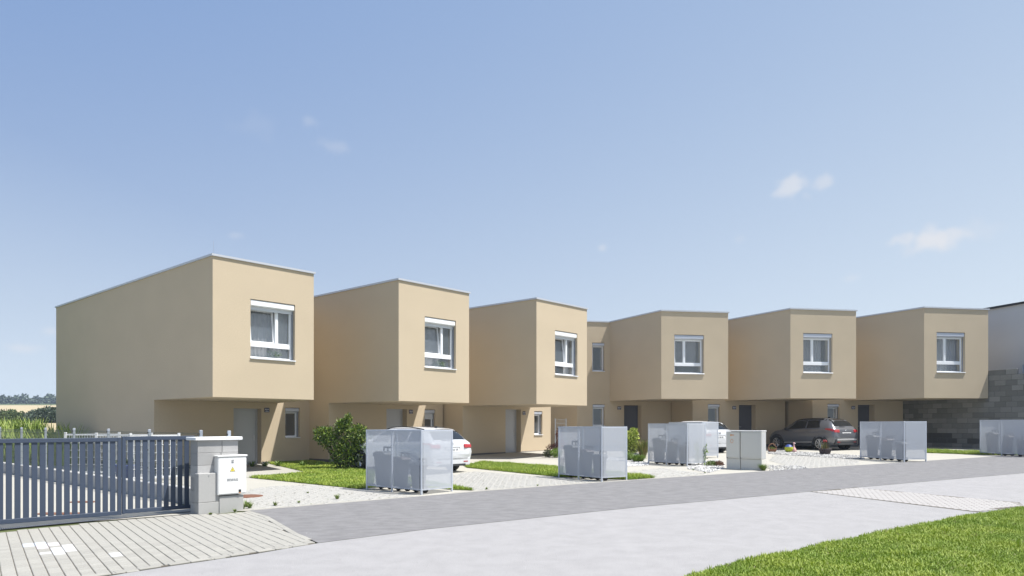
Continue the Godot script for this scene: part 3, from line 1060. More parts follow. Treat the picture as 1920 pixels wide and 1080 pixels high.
# ---------------------------------------------------------------- bin enclosures
func enclosure(p2: Vector2, back: Vector2, len_: float, wid: float, label: String) -> void:
	back = back.normalized()
	var right := Vector2(back.y, -back.x)
	var base := g(p2.x, p2.y)
	var root := thing("bin_enclosure", w(p2.x, p2.y, base), label, "bin enclosure", "perforated metal bin enclosures along the street")
	var b := Vector3(back.x, 0, -back.y)
	var r := Vector3(right.x, 0, -right.y)
	var H := 1.45
	var fall := func(a: float, c: float) -> float: return g(p2.x + back.x * a + right.x * c, p2.y + back.y * a + right.y * c) - base
	# corner and middle posts
	for q in [[0.0, 0.0], [len_, 0.0], [0.0, wid], [len_, wid], [len_ * 0.52, 0.0]]:
		var st := nst()
		var p: Vector3 = b * q[0] + r * q[1]
		var y0: float = fall.call(q[0], q[1]) - 0.03
		bevel(st, p + UP * y0 - b * 0.02 - r * 0.02, b * 0.04, r * 0.04, UP * (H - 0.002 - y0), 0.004)
		part(st, "post", M.frame, root)
	var lo := 0.10
	var top := nst()
	for q in [[0.02, 0.0, len_ - 0.02, 0.0], [0.02, wid, len_ - 0.02, wid], [0.0, 0.02, 0.0, wid - 0.02], [len_, 0.02, len_, wid - 0.02]]:
		var a: Vector3 = b * q[0] + r * q[1]
		var c: Vector3 = b * q[2] + r * q[3]
		var dir := (c - a).normalized()
		var sd := dir.cross(UP)
		box(top, a - sd * 0.02 + UP * (H - 0.04), c - a, sd * 0.04, UP * 0.038)
		box(top, a - sd * 0.015 + UP * lo, c - a, sd * 0.03, UP * 0.03)
	part(top, "rail", M.frame, root)
	# perforated sheets
	var gapd := 0.024
	for q in [[0.03, -gapd, len_ * 0.52 - 0.006, -gapd], [len_ * 0.52 + 0.006, -gapd, len_ - 0.03, -gapd], [0.03, wid + gapd, len_ - 0.03, wid + gapd], [-gapd, 0.03, -gapd, wid - 0.03], [len_ + gapd, 0.03, len_ + gapd, wid - 0.03]]:
		var st := nst()
		var a: Vector3 = b * q[0] + r * q[1]
		var c: Vector3 = b * q[2] + r * q[3]
		quad(st, a + UP * lo, c + UP * lo, c + UP * (H - 0.02), a + UP * (H - 0.02))
		part(st, "perforated_panel", M.perforated, root)
	# bins standing inside
	var spots := [[0.83, 1.02, 0.40, 0], [0.50, 0.90, 0.37, 1], [0.18, 0.78, 0.34, 2]]
	for s in spots:
		var q: Vector2 = p2 + back * len_ * s[0] + right * wid * 0.24
		wheelie_bin(q, b, r, s[1], s[2], s[3], label)

func wheelie_bin(q: Vector2, b: Vector3, r: Vector3, h: float, wd: float, kind: int, where: String) -> void:
	var kinds := ["tall", "medium", "low"]
	var root := thing("wheelie_bin", on(q.x, q.y, 0.004), "%s dark wheeled rubbish bin inside the %s" % [kinds[kind], where.replace("perforated metal ", "")], "bin", "bins standing in the enclosures")
	r = r * 0.62
	var st := nst()
	var hb := h * 0.83
	var k0 := 0.36 * wd
	var k1 := 0.5 * wd
	var c := [[-1, -1], [1, -1], [1, 1], [-1, 1]]
	for i in 4:
		var a: Array = c[i]
		var e: Array = c[(i + 1) % 4]
		var y0 := UP * 0.05
		quad(st, b * a[0] * k0 + r * a[1] * k0 + y0, b * e[0] * k0 + r * e[1] * k0 + y0, b * e[0] * k1 + r * e[1] * k1 + UP * hb, b * a[0] * k1 + r * a[1] * k1 + UP * hb)
	quad(st, -b * k0 - r * k0 + UP * 0.05, -b * k0 + r * k0 + UP * 0.05, b * k0 + r * k0 + UP * 0.05, b * k0 - r * k0 + UP * 0.05)
	box(st, -b * (k1 + 0.02) - r * (k1 + 0.02) + UP * (hb - 0.05), b * (k1 + 0.02) * 2, r * (k1 + 0.02) * 2, UP * 0.045)
	part(st, "body", M.bin, root)
	st = nst()
	var lid := [Vector3.ZERO]
	for i in 6:
		var t0 := PI * i / 6.0
		var t1 := PI * (i + 1) / 6.0
		var f := func(t: float, s: float) -> Vector3: return b * cos(t) * (k1 + 0.03) + r * s * (k1 + 0.025) + UP * (hb + sin(t) * h * 0.075)
		quad(st, f.call(t0, -1), f.call(t0, 1), f.call(t1, 1), f.call(t1, -1))
		tri(st, f.call(t0, 1), b * 0.0 + r * (k1 + 0.025) + UP * hb, f.call(t1, 1))
		tri(st, f.call(t0, -1), f.call(t1, -1), b * 0.0 - r * (k1 + 0.025) + UP * hb)
	part(st, "lid", M.bin_lids[kind], root)
	st = nst()
	var hp := r * (k1 + 0.03)
	tube(st, hp - b * k1 * 0.75 + UP * (h - 0.01), hp + b * k1 * 0.75 + UP * (h - 0.01), 0.022, 7)
	for s in [-0.75, 0.0, 0.75]: tube(st, hp + b * k1 * s + UP * (hb - 0.03), hp + b * k1 * s + UP * (h - 0.01), 0.018, 6)
	part(st, "handle", M.bin, root)
	for s in [-1, 1]:
		st = nst(true)
		tube(st, r * k0 * 0.9 + b * (k0 + 0.01) * s + UP * 0.085, r * k0 * 0.9 + b * (k0 + 0.05) * s + UP * 0.085, 0.085, 14)
		part(st, "wheel", M.tyre, root)

# ================================================================= the scene
func _ready() -> void:
	rng.seed = 7
	# camera: an architectural lens shifted upwards, verticals stay vertical
	var cam := Camera3D.new()
	cam.name = "camera"
	cam.projection = Camera3D.PROJECTION_FRUSTUM
	cam.near = 0.1
	cam.far = 3000.0
	cam.size = 0.1 * 1080.0 / F
	cam.frustum_offset = Vector2(0.0, 0.1 * (HORIZON - 540.0) / F)
	add_child(cam)
	cam.position = Vector3(0, EYE, 0)
	cam.current = true
	var env := Environment.new()
	env.background_mode = Environment.BG_SKY
	env.sky = make_sky()
	env.background_energy_multiplier = 0.565
	env.tonemap_mode = Environment.TONE_MAPPER_LINEAR
	env.tonemap_exposure = 1.77
	env.fog_enabled = true
	env.fog_density = 0.0005
	env.fog_light_color = Color(0.80, 0.87, 0.95)
	env.sdfgi_enabled = true
	env.ssao_enabled = true
	env.ssil_enabled = true
	var we := WorldEnvironment.new()
	we.name = "world"
	we.environment = env
	add_child(we)
	var sun := DirectionalLight3D.new()
	sun.name = "sun"
	add_child(sun)
	sun.look_at_from_position(Vector3(0.432, 0.899, 0.076) * 50.0, Vector3.ZERO, Vector3(0, 0, 1))
	sun.light_energy = 1.45
	sun.light_color = Color(1.0, 0.985, 0.96)
	sun.light_angular_distance = 0.53
	sun.shadow_enabled = true
	make_materials()
	build_ground()
	build_houses()
	build_neighbour()
	build_far()
	build_gate_and_fence()
	build_enclosures()
	build_cars()
	build_cabinets()
	build_gardens()

const UA := Vector2(0.664, 0.748)
const VA := Vector2(-0.748, 0.664)
const UB := Vector2(0.9846, 0.175)
const VB := Vector2(-0.45, 0.893)
const FLA := [Vector2(-8.90, 21.25), Vector2(-3.936, 24.82), Vector2(0.98, 28.60)]
const FLB := [Vector2(7.14, 34.17), Vector2(13.09, 33.60), Vector2(19.17, 33.24)]

func hA(i: int, u: float, v: float) -> Vector2:
	return FLA[i] + UA * u + VA * v

func hB(i: int, u: float, v: float) -> Vector2:
	return FLB[i] + UB * u + VB * v

func build_ground() -> void:
	# one big sheet of land: the tilted plane near by, a long low hill far behind
	var xs := [-900.0, -300.0, -120.0, -60.0, -30.0, 0.0, 30.0, 60.0, 120.0, 300.0, 900.0]
	var ds := [-300.0, -60.0, 0.0, 30.0, 48.0, 70.0, 110.0, 180.0, 260.0, 340.0, 430.0, 600.0, 1500.0]
	var hgt := func(x: float, d: float) -> float:
		var y := g(clampf(x, -60, 60), clampf(d, -60, 48)) - 0.012
		if d > 48.0: y += (minf(d, 430.0) - 48.0) * 0.0372 - maxf(0.0, d - 430.0) * 0.012
		return y
	var st := nst()
	for i in xs.size() - 1:
		for j in ds.size() - 1:
			if ds[j] >= 70.0 and ds[j] < 340.0: continue
			quad(st, w(xs[i], ds[j], hgt.call(xs[i], ds[j])), w(xs[i + 1], ds[j], hgt.call(xs[i + 1], ds[j])), w(xs[i + 1], ds[j + 1], hgt.call(xs[i + 1], ds[j + 1])), w(xs[i], ds[j + 1], hgt.call(xs[i], ds[j + 1])))
	structure(st, "ground", M.ground)
	st = nst()
	for i in xs.size() - 1:
		for j in ds.size() - 1:
			if ds[j] < 70.0 or ds[j] >= 340.0: continue
			quad(st, w(xs[i], ds[j], hgt.call(xs[i], ds[j])), w(xs[i + 1], ds[j], hgt.call(xs[i + 1], ds[j])), w(xs[i + 1], ds[j + 1], hgt.call(xs[i + 1], ds[j + 1])), w(xs[i], ds[j + 1], hgt.call(xs[i], ds[j + 1])))
	structure(st, "field", M.field)
	# pale street in front, newer dark asphalt beyond it
	var seam := pixels([[597, 1019], [800, 993], [1000, 972], [1200, 951], [1360, 937], [1519, 922], [1605, 914.5], [1912, 888]])
	var far_r := seam[7] + (seam[7] - seam[6]).normalized() * 40.0
	var lawn_edge := pixels([[1283, 1091], [1338, 1074], [1395, 1057], [1496, 1039], [1553, 1024], [1734, 987], [1842, 967], [1920, 954.5]])
	var road := PackedVector2Array([Vector2(-40, -6), Vector2(-40, 4.0)])
	road.append(pix(-500, 1175))
	road.append(pix(0, 1112))
	for p in [[214, 1079], [315, 1063], [480, 1039]]: road.append(pix(p[0], p[1]))
	road.append_array(seam)
	road.append(far_r)
	road.append(far_r + Vector2(10, -14))
	road.append(Vector2(40, -6))
	sheet(road, 0.004, "road", M.asphalt_pale)
	var kerb_line := pixels([[467, 958], [700, 938.5], [900, 921.5], [1129, 904.5], [1240, 897], [1460, 882], [1680, 868], [1920, 852.5]])
	var dark := PackedVector2Array()
	for p in [[467, 958], [501, 968], [532, 986], [563, 1004]]: dark.append(pix(p[0], p[1]))
	dark.append_array(seam)
	dark.append(far_r)
	var kr := kerb_line[7] + (kerb_line[7] - kerb_line[6]).normalized() * 40.0
	dark.append(kr)
	for k in range(7, 0, -1): dark.append(kerb_line[k])
	sheet(dark, 0.008, "road_strip", M.asphalt)
	# paved yards between the street and the houses
	var yard := PackedVector2Array()
	yard.append(Vector2(-5.5, 13.4))
	yard.append_array(kerb_line)
	yard.append(kr)
	yard.append(Vector2(44, 50))
	yard.append(hB(2, 3.0, 9.0))
	yard.append(hB(0, -3.0, 9.0))
	yard.append(hA(2, 6.0, 9.0))
	yard.append(hA(0, 0.2, 9.0))
	yard.append(hA(0, -1.5, 6.0))
	sheet(yard, 0.003, "yard_paving", M.paving)
	# yard behind the gate
	sheet(PackedVector2Array([Vector2(-5.6, 13.2), Vector2(-7.2, 15.0), Vector2(-17.0, 23.7), Vector2(-30, 24), Vector2(-30, 6), Vector2(-12.5, 7.5), Vector2(-8.4, 11.4)]), 0.006, "gate_yard", M.paving)
	sheet(PackedVector2Array([Vector2(-7.1, 15.2), hA(0, -0.02, 4.3), hA(0, -0.02, 15.0), hA(0, -3.2, 15.0), Vector2(-16.4, 23.6)]), 0.002, "bounce_paving", M.slab)  # unseen pale ground, added to bounce warm light onto the side wall
	# door paths
	for k in 3:
		sheet(PackedVector2Array([hA(k, 0.5, -1.2), hA(k, 2.5, -1.2), hA(k, 4.1, 4.15), hA(k, 0.5, 4.15)]), 0.010, "path", M.slab)
	# --- lawn in the foreground
	var front := PackedVector2Array()
	front.append_array(lawn_edge)
	front.append(lawn_edge[7] + Vector2(9.0, 5.2))
	front.append(Vector2(26, 6))
	front.append(Vector2(3.0, 5.2))
	sheet(front, 0.016, "verge", M.lawn_base)
	var seen := PackedVector2Array()
	seen.append_array(lawn_edge)
	seen.append(lawn_edge[7] + Vector2(2.2, 1.2))
	seen.append(Vector2(9.6, 8.6))
	seen.append(Vector2(5.6, 6.9))
	seen.append(Vector2(1.9, 6.9))
	grass(seen, 2600.0, 0.04, 31, 0.014, "short sunlit lawn grass on the verge beside the pale street")
	var fringe := PackedVector2Array()
	for p in lawn_edge: fringe.append(p + Vector2(-0.05, 0.05))
	for k in range(7, -1, -1): fringe.append(lawn_edge[k] + Vector2(0.10, -0.12))
	grass(fringe, 900.0, 0.055, 32, 0.006, "ragged fringe of grass where the verge meets the pale street")
	grass(seen, 45.0, 0.075, 33, 0.012, "scattered longer grass blades standing in the verge lawn")
	# --- lawns in front of the houses
	var l1 := PackedVector2Array([hA(0, 0.5, -1.22), hA(0, 0.5, -6.5), hA(0, 1.7, -6.5), hA(0, 1.75, -8.5), hA(0, 1.95, -9.0), hA(0, 2.3, -7.8), hA(0, 3.9, -2.6), hA(0, 5.2, 1.0), hA(0, 5.85, 4.05), hA(0, 4.15, 4.05), hA(0, 2.55, -1.22)])
	sheet(l1, 0.016, "lawn", M.lawn_base)
	grass(l1, 420.0, 0.075, 41, 0.014, "lawn grass between the first door path and the bin enclosure")
	var l2 := pixels([[868, 873], [905, 867.5], [965, 870.7], [1049, 877.5], [1176, 890], [1228, 896.6], [1180, 900], [1050, 895], [960, 886], [876, 877.5]])
	sheet(l2, 0.016, "lawn", M.lawn_base)
	grass(l2, 420.0, 0.085, 42, 0.014, "long narrow strip of lawn grass in front of the third house")
	var l3 := pixels([[1733, 844.5], [1838, 847.5], [1940, 852], [1940, 853.8], [1850, 853.5], [1735, 849.5]])
	sheet(l3, 0.016, "lawn", M.lawn_base)
	grass(l3, 260.0, 0.085, 43, 0.014, "thin strip of grass under the enclosure by the block wall")
	# --- pavers in front of the gate
	var fore := pixels([[-30, 1002], [120, 986], [240, 975], [357, 965.5], [440, 962], [467, 959], [501, 969], [532, 987], [561, 1005], [590, 1020], [480, 1037.5], [315, 1062], [214, 1077.5], [0, 1110], [-60, 1118]])
	sheet(fore, 0.002, "forecourt_bed", M.joint)
	var edge := pixels([[-60, 1112], [0, 1104], [214, 1072.5], [315, 1058], [480, 1033.5], [572, 1018], [545, 1001], [520, 985.5], [494, 971], [462, 962.5], [440, 964.5], [357, 968.5], [240, 978], [120, 989], [-30, 1005]])
	var court := MeshInstance3D.new()
	var bed := nst()
	box(bed, on(-6.0, 12.6, -0.2), Vector3(0.3, 0, 0), Vector3(0, 0.1, 0), Vector3(0, 0, 0.3))
	court = structure(bed, "forecourt", M.joint)
	var laid := lay(fore, pix(300, 1010), Vector2(0.80, 0.60), 0.142, 0.158, 0.006, 0.012, 3)
	laid.sort_custom(func(a, b): return a[1].y < b[1].y)
	var meshes := [paver_mesh(0.1345, 0.1495, 0.05), paver_mesh(0.1335, 0.1485, 0.05)]
	var rest := nst()
	var shown := 0
	for e in laid:
		var c: Vector2 = e[1]
		var ip := Vector2(960.0 + F * c.x / c.y, HORIZON + F * (EYE - g(c.x, c.y)) / c.y)
		if shown < 300 and ip.y < 1090.0 and ip.x > -20.0:
			shown += 1
			var m: Material = M.pavers[rng.randi() % 4]
			for q in [[50, 78, 1019, 1027, 1], [74, 98, 1014, 1020, 1], [78, 102, 1020, 1030, 2], [84, 112, 1030, 1041, 0], [104, 136, 1022, 1036, 0], [195, 222, 1037, 1044, 0]]:
				if ip.x > q[0] and ip.x < q[1] and ip.y > q[2] and ip.y < q[3]: m = M.chalk[q[4]]
			inst(meshes[shown % 2], m, "paver", court, e[0])
		else:
			rest.append_from(meshes[shown % 2], 0, e[0])
	var rm := MeshInstance3D.new()
	rm.mesh = rest.commit()
	rm.material_override = M.pavers[0]
	rm.name = "more_pavers"
	rm.set_meta("kind", "stuff")
	court.add_child(rm, true)
	# edging stones of the forecourt
	var rim := pixels([[-60, 1115], [0, 1107], [214, 1075], [315, 1060], [480, 1035.5], [584, 1019.5]])
	var long_stone := paver_mesh(0.24, 0.12, 0.06)
	for k in rim.size() - 1:
		var dirv := (rim[k + 1] - rim[k]).normalized()
		var s := 0.12
		while s < rim[k + 1].distance_to(rim[k]):
			var c := rim[k] + dirv * s
			var x3 := (on(c.x + dirv.x, c.y + dirv.y) - on(c.x, c.y)).normalized()
			inst(long_stone, M.pavers[rng.randi() % 4], "edging_stone", court, Transform3D(Basis(x3, UP, x3.cross(UP)), on(c.x, c.y, 0.017)))
			s += 0.247
	var rim2 := pixels([[578, 1013], [553, 1002.5], [526, 986.5], [498, 970], [466, 960.5]])
	var small_stone := paver_mesh(0.15, 0.1, 0.06)
	for k in rim2.size() - 1:
		var dirv := (rim2[k + 1] - rim2[k]).normalized()
		var s := 0.075
		while s < rim2[k + 1].distance_to(rim2[k]):
			var c := rim2[k] + dirv * s
			var x3 := (on(c.x + dirv.x, c.y + dirv.y) - on(c.x, c.y)).normalized()
			inst(small_stone, M.pavers[rng.randi() % 4], "edging_stone", court, Transform3D(Basis(x3, UP, x3.cross(UP)), on(c.x, c.y, 0.017)))
			s += 0.157
	# --- block paving of the drives, small stones with open joints
	var d1 := PackedVector2Array([pix(470, 956.5), pix(700, 937), pix(776, 930.5), hA(0, 0.45, -6.6), hA(0, 0.42, -4.6), hA(0, -0.5, -4.0), Vector2(-6.6, 16.2), Vector2(-5.6, 13.9)])
	var d2 := pixels([[846, 924.5], [900, 920.5], [1052, 909], [1110, 904.7], [1040, 896.5], [985, 891], [890, 884], [870, 886], [842, 893], [842, 911], [888, 920]])
	var d3 := pixels([[1190, 899.5], [1240, 896], [1300, 892], [1330, 888.5], [1240, 878], [1180, 884], [1226, 895.5]])
	var d4 := pixels([[1490, 879], [1612, 871.5], [1612, 862.5], [1560, 858], [1450, 852], [1442, 864]])
	var dn := [d1, d2, d3, d4]
	for k in 4:
		var dir: Vector2 = VA if k < 2 else VB
		var stones := lay(dn[k], dn[k][0], dir, 0.205, 0.125, 0.01, 0.010, 60 + k, true)
		var drv := nst()
		var mesh := paver_mesh(0.184, 0.108, 0.03)
		for e in stones:
			drv.append_from(mesh, 0, e[0])
		var o := MeshInstance3D.new()
		o.mesh = drv.commit()
		o.material_override = M.drive[k % 3]
		o.name = numbered("drive_stones")
		add_child(o)
		tag(o, ["open jointed paving stones of the drive beside the block pier", "open jointed paving stones of the drive under the white estate car", "paving stones of the drive beside the yellow shrub", "paving stones of the drive behind the grey cabinets"][k], "paving", "", "stuff")
		var bedp: PackedVector2Array = dn[k]
		sheet(bedp, 0.0055, "drive_bed", M.slab)
	var fleck := nst()
	tri(fleck, Vector3(-1, 0, -0.5), Vector3(1, 0.1, -0.3), Vector3(0.4, 0.25, 0.6))
	tri(fleck, Vector3(-1, 0, -0.5), Vector3(0.4, 0.25, 0.6), Vector3(-0.5, 0.05, 0.7))
	fleck.generate_normals()
	var fm := fleck.commit()
	var lp := []
	var lc := []
	for k in 4:
		for p in inside(dn[k], 420, 640 + k):
			var sc := rng.randf_range(0.008, 0.026)
			lp.append(Transform3D(Basis(UP, rng.randf() * TAU).scaled(Vector3.ONE * sc), on(p.x, p.y, 0.0145)))
			lc.append([Color(0.10, 0.08, 0.05), Color(0.06, 0.055, 0.04), Color(0.16, 0.12, 0.07), Color(0.09, 0.12, 0.04)][rng.randi() % 4])
	copies_of(fm, M.far_leaf, lp, lc, "leaf_litter", "dry brown leaf bits scattered over the paved drives", "litter")
	lp = []
	lc = []
	for p in inside(road, 9000, 650):
		if p.y < 5.0 or p.y > 30.0: continue
		lp.append(Transform3D(Basis(UP, rng.randf() * TAU).scaled(Vector3.ONE * rng.randf_range(0.004, 0.011)), on(p.x, p.y, 0.0085)))
		lc.append([Color(0.12, 0.12, 0.11), Color(0.08, 0.075, 0.07), Color(0.20, 0.18, 0.15)][rng.randi() % 3])
	for p in inside(dark, 9000, 651):
		if p.y > 34.0: continue
		lp.append(Transform3D(Basis(UP, rng.randf() * TAU).scaled(Vector3.ONE * rng.randf_range(0.005, 0.016)), on(p.x, p.y, 0.0125)))
		lc.append([Color(0.07, 0.068, 0.065), Color(0.42, 0.41, 0.40), Color(0.12, 0.11, 0.09)][rng.randi() % 3])
	copies_of(fm, M.far_leaf, lp, lc, "road_grit", "loose grit scattered over the asphalt of the street", "grit")
	# raised cobble strip across the street
	var strip := pixels([[1519, 922.5], [1605, 915], [1912, 943], [1920, 950], [1832, 961], [1717, 947]])
	sheet(strip, 0.008, "crossing_bed", M.joint)
	var cob := lay(strip, pix(1650, 930), Vector2(0.93, -0.37), 0.2, 0.1, 0.01, 0.012, 9, true)
	var cs := nst()
	var cm := paver_mesh(0.192, 0.093, 0.03)
	for e in cob: cs.append_from(cm, 0, e[0])
	var co := MeshInstance3D.new()
	co.mesh = cs.commit()
	co.material_override = textured(mat(Color(0.405, 0.385, 0.37), 0.9), M.paving.albedo_texture, 2.0)
	co.name = "crossing_stones"
	co.set_meta("kind", "stuff")
	add_child(co)
	tag(co, "band of pale paving stones crossing the pale street", "paving")
	# gravel beds
	pebbles(pixels([[1046, 853], [1120, 855], [1215, 866], [1216, 873], [1176, 875], [1176, 865], [1046, 860]]), 9000, 0.028, 71, 0.006, 0.60, "white gravel bed under the yellow shrub by the fourth house")
	pebbles(pixels([[1290, 869], [1345, 862], [1358, 870], [1358, 879], [1330, 887], [1290, 880]]), 5000, 0.028, 72, 0.006, 0.5, "white gravel around the seedling in front of the cabinets")
	pebbles(pixels([[1441, 845], [1540, 850], [1620, 856], [1620, 862], [1548, 858], [1441, 851]]), 9000, 0.036, 73, 0.006, 0.34, "strip of grey gravel behind the ball and the flower pot")
	pebbles(pixels([[1441, 873], [1500, 874], [1518, 879], [1441, 884]]), 900, 0.03, 74, 0.006, 0.42, "scattered grey pebbles on the edge of the dark asphalt")

func build_houses() -> void:
	var labs := ["tan house with a large blank side wall beside the slatted gate", "tan house behind the white estate car, second from the gate", "tan house at the inner bend with a fully sunlit ground floor window", "tan house with an extra narrow window on its set back upper wall", "tan house with the grey parked car under its upper box", "tan house whose car port ends at the grey block wall"]
	for i in 3:
		var f := frame(FLA[i].x, FLA[i].y, UA, VA)
		var gr := 0.13 + 0.06 * i
		house(i, f, {"splay": 1.13, "W": 3.45, "V": 4.2, "L": 14.35, "u0": 0.0, "u1": 5.98 if i < 2 else 6.2, "soffit": 2.475, "top": 6.67, "ground": gr, "big": [1.2, 2.75, 3.70, 5.55], "small": [[4.9, 5.53, 1.13, 2.31]], "door": [2.8, 3.9, gr, gr + 2.12], "door_m": M.door_pale, "handle_left": false, "style": "wide_left", "plaque": 4.12, "plaque_y": 2.20}, labs[i])
	for i in 3:
		var f := frame(FLB[i].x, FLB[i].y, UB, VB)
		var gr := g(FLB[i].x, FLB[i].y + 3.5) + 0.02
		var small := [[-0.95, -0.27, 1.56, 2.72]]
		if i == 0: small.append([-0.97, -0.29, 4.46, 5.99])
		house(i + 3, f, {"splay": 0.0, "W": 3.43, "V": 4.3, "L": 13.0, "u0": -1.80, "u1": 3.44 if i < 2 else 3.43, "soffit": 2.89, "top": 7.07, "ground": gr, "big": [0.66, 2.18, 4.08, 5.97], "small": small, "door": [0.79, 1.76, gr, 2.68], "door_m": M.door_dark, "handle_left": true, "style": "wide_right", "plaque": 0.52, "plaque_y": 2.53}, labs[i + 3])

func build_neighbour() -> void:
	# block wall closing the last car port and running on towards the street
	var start := hB(2, 3.46, 4.5)
	var dir := -VB.normalized()
	var root := thing("block_wall", w(start.x, start.y, 0), "tall wall of grey concrete blocks beside the last tan house", "wall")
	var d3 := Vector3(dir.x, 0, -dir.y)
	var left := Vector3(-d3.z, 0, d3.x) if Vector3(-d3.z, 0, d3.x).x < 0 else Vector3(d3.z, 0, -d3.x)
	var right := -left
	var n := 19
	var rows := 17
	var base := 0.22
	var st := nst()
	var top := func(s: float) -> float: return 4.30 - maxf(0.0, s - 4.5) * 0.1
	for k in n:
		var s0 := k * 0.5
		var hh: float = base + floor((top.call(s0 + 0.25) - base) / 0.25) * 0.25
		box(st, d3 * s0 + UP * (base - 0.4) + right * 0.015, d3 * 0.5, right * 0.3, UP * (hh - base + 0.39))
	part(st, "mortar", M.mortar, root)
	var bm := nst()
	bevel(bm, Vector3(-0.245, 0.005, -0.11), Vector3(0.49, 0, 0), Vector3(0, 0.24, 0), Vector3(0, 0, 0.11), 0.008)
	bm.generate_normals()
	var block: ArrayMesh = bm.commit()
	for r in rows:
		for k in n + 1:
			var s := k * 0.5 + (0.25 if r % 2 == 0 else 0.0)
			if s > n * 0.5 - 0.2 or s < 0.2: continue
			if base + (r + 1) * 0.25 > top.call(s) + 0.02: continue
			var t := rng.randi() % 4
			if r in [2, 3] and rng.randf() < 0.75: t = 4
			var p := d3 * s + UP * (base + r * 0.25) + right * 0.012 * rng.randf()
			inst(block, M.blocks[t], "block", root, Transform3D(Basis(d3, UP, d3.cross(UP)) if d3.cross(UP).dot(left) > 0 else Basis(-d3, UP, -d3.cross(UP)), p))
	# pale building standing behind that wall
	var a := Vector2(23.55, 37.2)
	var e := Vector2(25.35, 30.9)
	var dv := (e - a).normalized()
	var rt := Vector2(-dv.y, dv.x)
	if rt.x < 0: rt = -rt
	var b := thing("neighbour_building", w(a.x, a.y, 0), "pale grey rendered building with a black roof edge above the block wall", "building")
	var D3 := Vector3(dv.x, 0, -dv.y)
	var R3 := Vector3(rt.x, 0, -rt.y)
	st = nst()
	box(st, -D3 * 4.0, D3 * 12.0, R3 * 7.0, UP * 7.42)
	part(st, "wall", M.render_pale, b)
	st = nst()
	box(st, -D3 * 4.1 - R3 * 0.12 + UP * 7.423, D3 * 12.2, R3 * 7.2, UP * 0.09)
	part(st, "roof", M.roof_black, b)
	st = nst()
	tube(st, D3 * 3.2 - R3 * 0.05 + UP * 4.0, D3 * 3.2 - R3 * 0.05 + UP * 4.5, 0.03, 6)
	part(st, "downpipe", M.galv, b)

func build_far() -> void:
	# wood along the top of the field: one mass far away
	var r := RandomNumberGenerator.new()
	r.seed = 5
	var st := nst()
	var x := -420.0
	while x < -60.0:
		var d := 415.0 + r.randf_range(-12, 12)
		var base := 0.008 * (-60 + 6) + 0.012 * 36 + (d - 48.0) * 0.0372 - 0.3
		var hgt := r.randf_range(3.2, 5.4)
		var c := w(x, d, base + hgt * 0.5)
		var tone: Color = [Color(0.060, 0.085, 0.052), Color(0.072, 0.098, 0.060), Color(0.085, 0.105, 0.08), Color(0.055, 0.078, 0.06)][r.randi() % 4]
		leaves(st, [[c, Vector3(hgt * 0.55, hgt * 0.55, hgt * 0.45), 170], [c - UP * hgt * 0.3, Vector3(hgt * 0.7, hgt * 0.35, hgt * 0.5), 90]], 1.5, [tone, tone * 1.3], r.randi(), 0.2, 0.8)
		x += r.randf_range(1.6, 3.2)
	var o := part(st, "distant_wood", M.far_leaf, self)
	tag(o, "distant line of trees along the top of the stubble field", "wood", "", "stuff")
	# hedge shrubs between field and garden
	var k := 0
	for s in [[-74.0, 100, 1.5, 2], [-72.0, 101, 1.6, 2], [-70.0, 100, 1.65, 0], [-67.6, 101, 1.4, 3], [-66.0, 100, 1.75, 1], [-64.4, 99, 2.1, 1], [-62.6, 100, 2.2, 1], [-76.0, 100, 1.6, 0]]:
		var cols: Array = [[Color(0.11, 0.15, 0.045), Color(0.085, 0.12, 0.04)], [Color(0.045, 0.072, 0.042), Color(0.062, 0.09, 0.055)], [Color(0.03, 0.018, 0.026), Color(0.045, 0.03, 0.03)], [Color(0.10, 0.125, 0.09), Color(0.07, 0.1, 0.07)]][s[3]]
		var hh: float = s[2]
		var root := thing("hedge_shrub", Vector3(s[0], (s[1] - 48) * 0.0372 - 0.1, -s[1]), ["light green rounded shrub at the near edge of the field", "dark green shrub at the near edge of the stubble field", "dark purple leaved shrub at the edge of the field", "low grey green shrub before the stubble field"][s[3]], "shrub", "shrubs along the field edge")
		var f := nst()
		leaves(f, [[UP * hh * 0.55, Vector3(1.5, hh * 0.5, 1.3), 1500], [Vector3(0.8, hh * 0.35, 0.3), Vector3(1.2, hh * 0.38, 1.0), 700], [Vector3(-0.8, hh * 0.33, 0.3), Vector3(1.1, hh * 0.36, 1.0), 700]], 0.3, cols, 300 + k, 0.2, 0.7)
		part(f, "foliage", M.leaf, root)
		f = nst()
		tube(f, Vector3(0, -0.2, 0), UP * hh * 0.6, 0.09, 6, 0.03)
		part(f, "trunk", M.stem, root)
		k += 1
	# tall bright grass behind the garden fence
	st = nst()
	for i in 15000:
		var d := r.randf_range(27.0, 46.0)
		var xx := d * r.randf_range(-0.86, -0.60)
		if xx > -20.6 - (d - 31.0) * 0.9 and d > 28.0 and xx > -0.66 * d: continue
		var h := r.randf_range(0.85, 1.68) * (1.0 + 0.12 * sin(xx * 1.7) + (d - 30.0) * 0.008)
		var t := r.randf() * TAU
		var dirv := Vector3(cos(t), 0, sin(t))
		var side := dirv.cross(UP) * 0.035
		var p := on(xx, d)
		var c: Color = [Color(0.27, 0.35, 0.06), Color(0.22, 0.31, 0.05), Color(0.34, 0.39, 0.10)][r.randi() % 3] * r.randf_range(0.75, 1.2)
		c.a = 1
		st.set_color(c)
		var m := p + UP * h * 0.6 + dirv * h * 0.08
		quad(st, p - side, p + side, m + side, m - side)
		tri(st, m - side, m + side, p + UP * h + dirv * h * 0.3)
	var tg := part(st, "tall_grass", M.blade, self)
	tag(tg, "tall bright green grass growing behind the wire fence", "grass", "", "stuff")

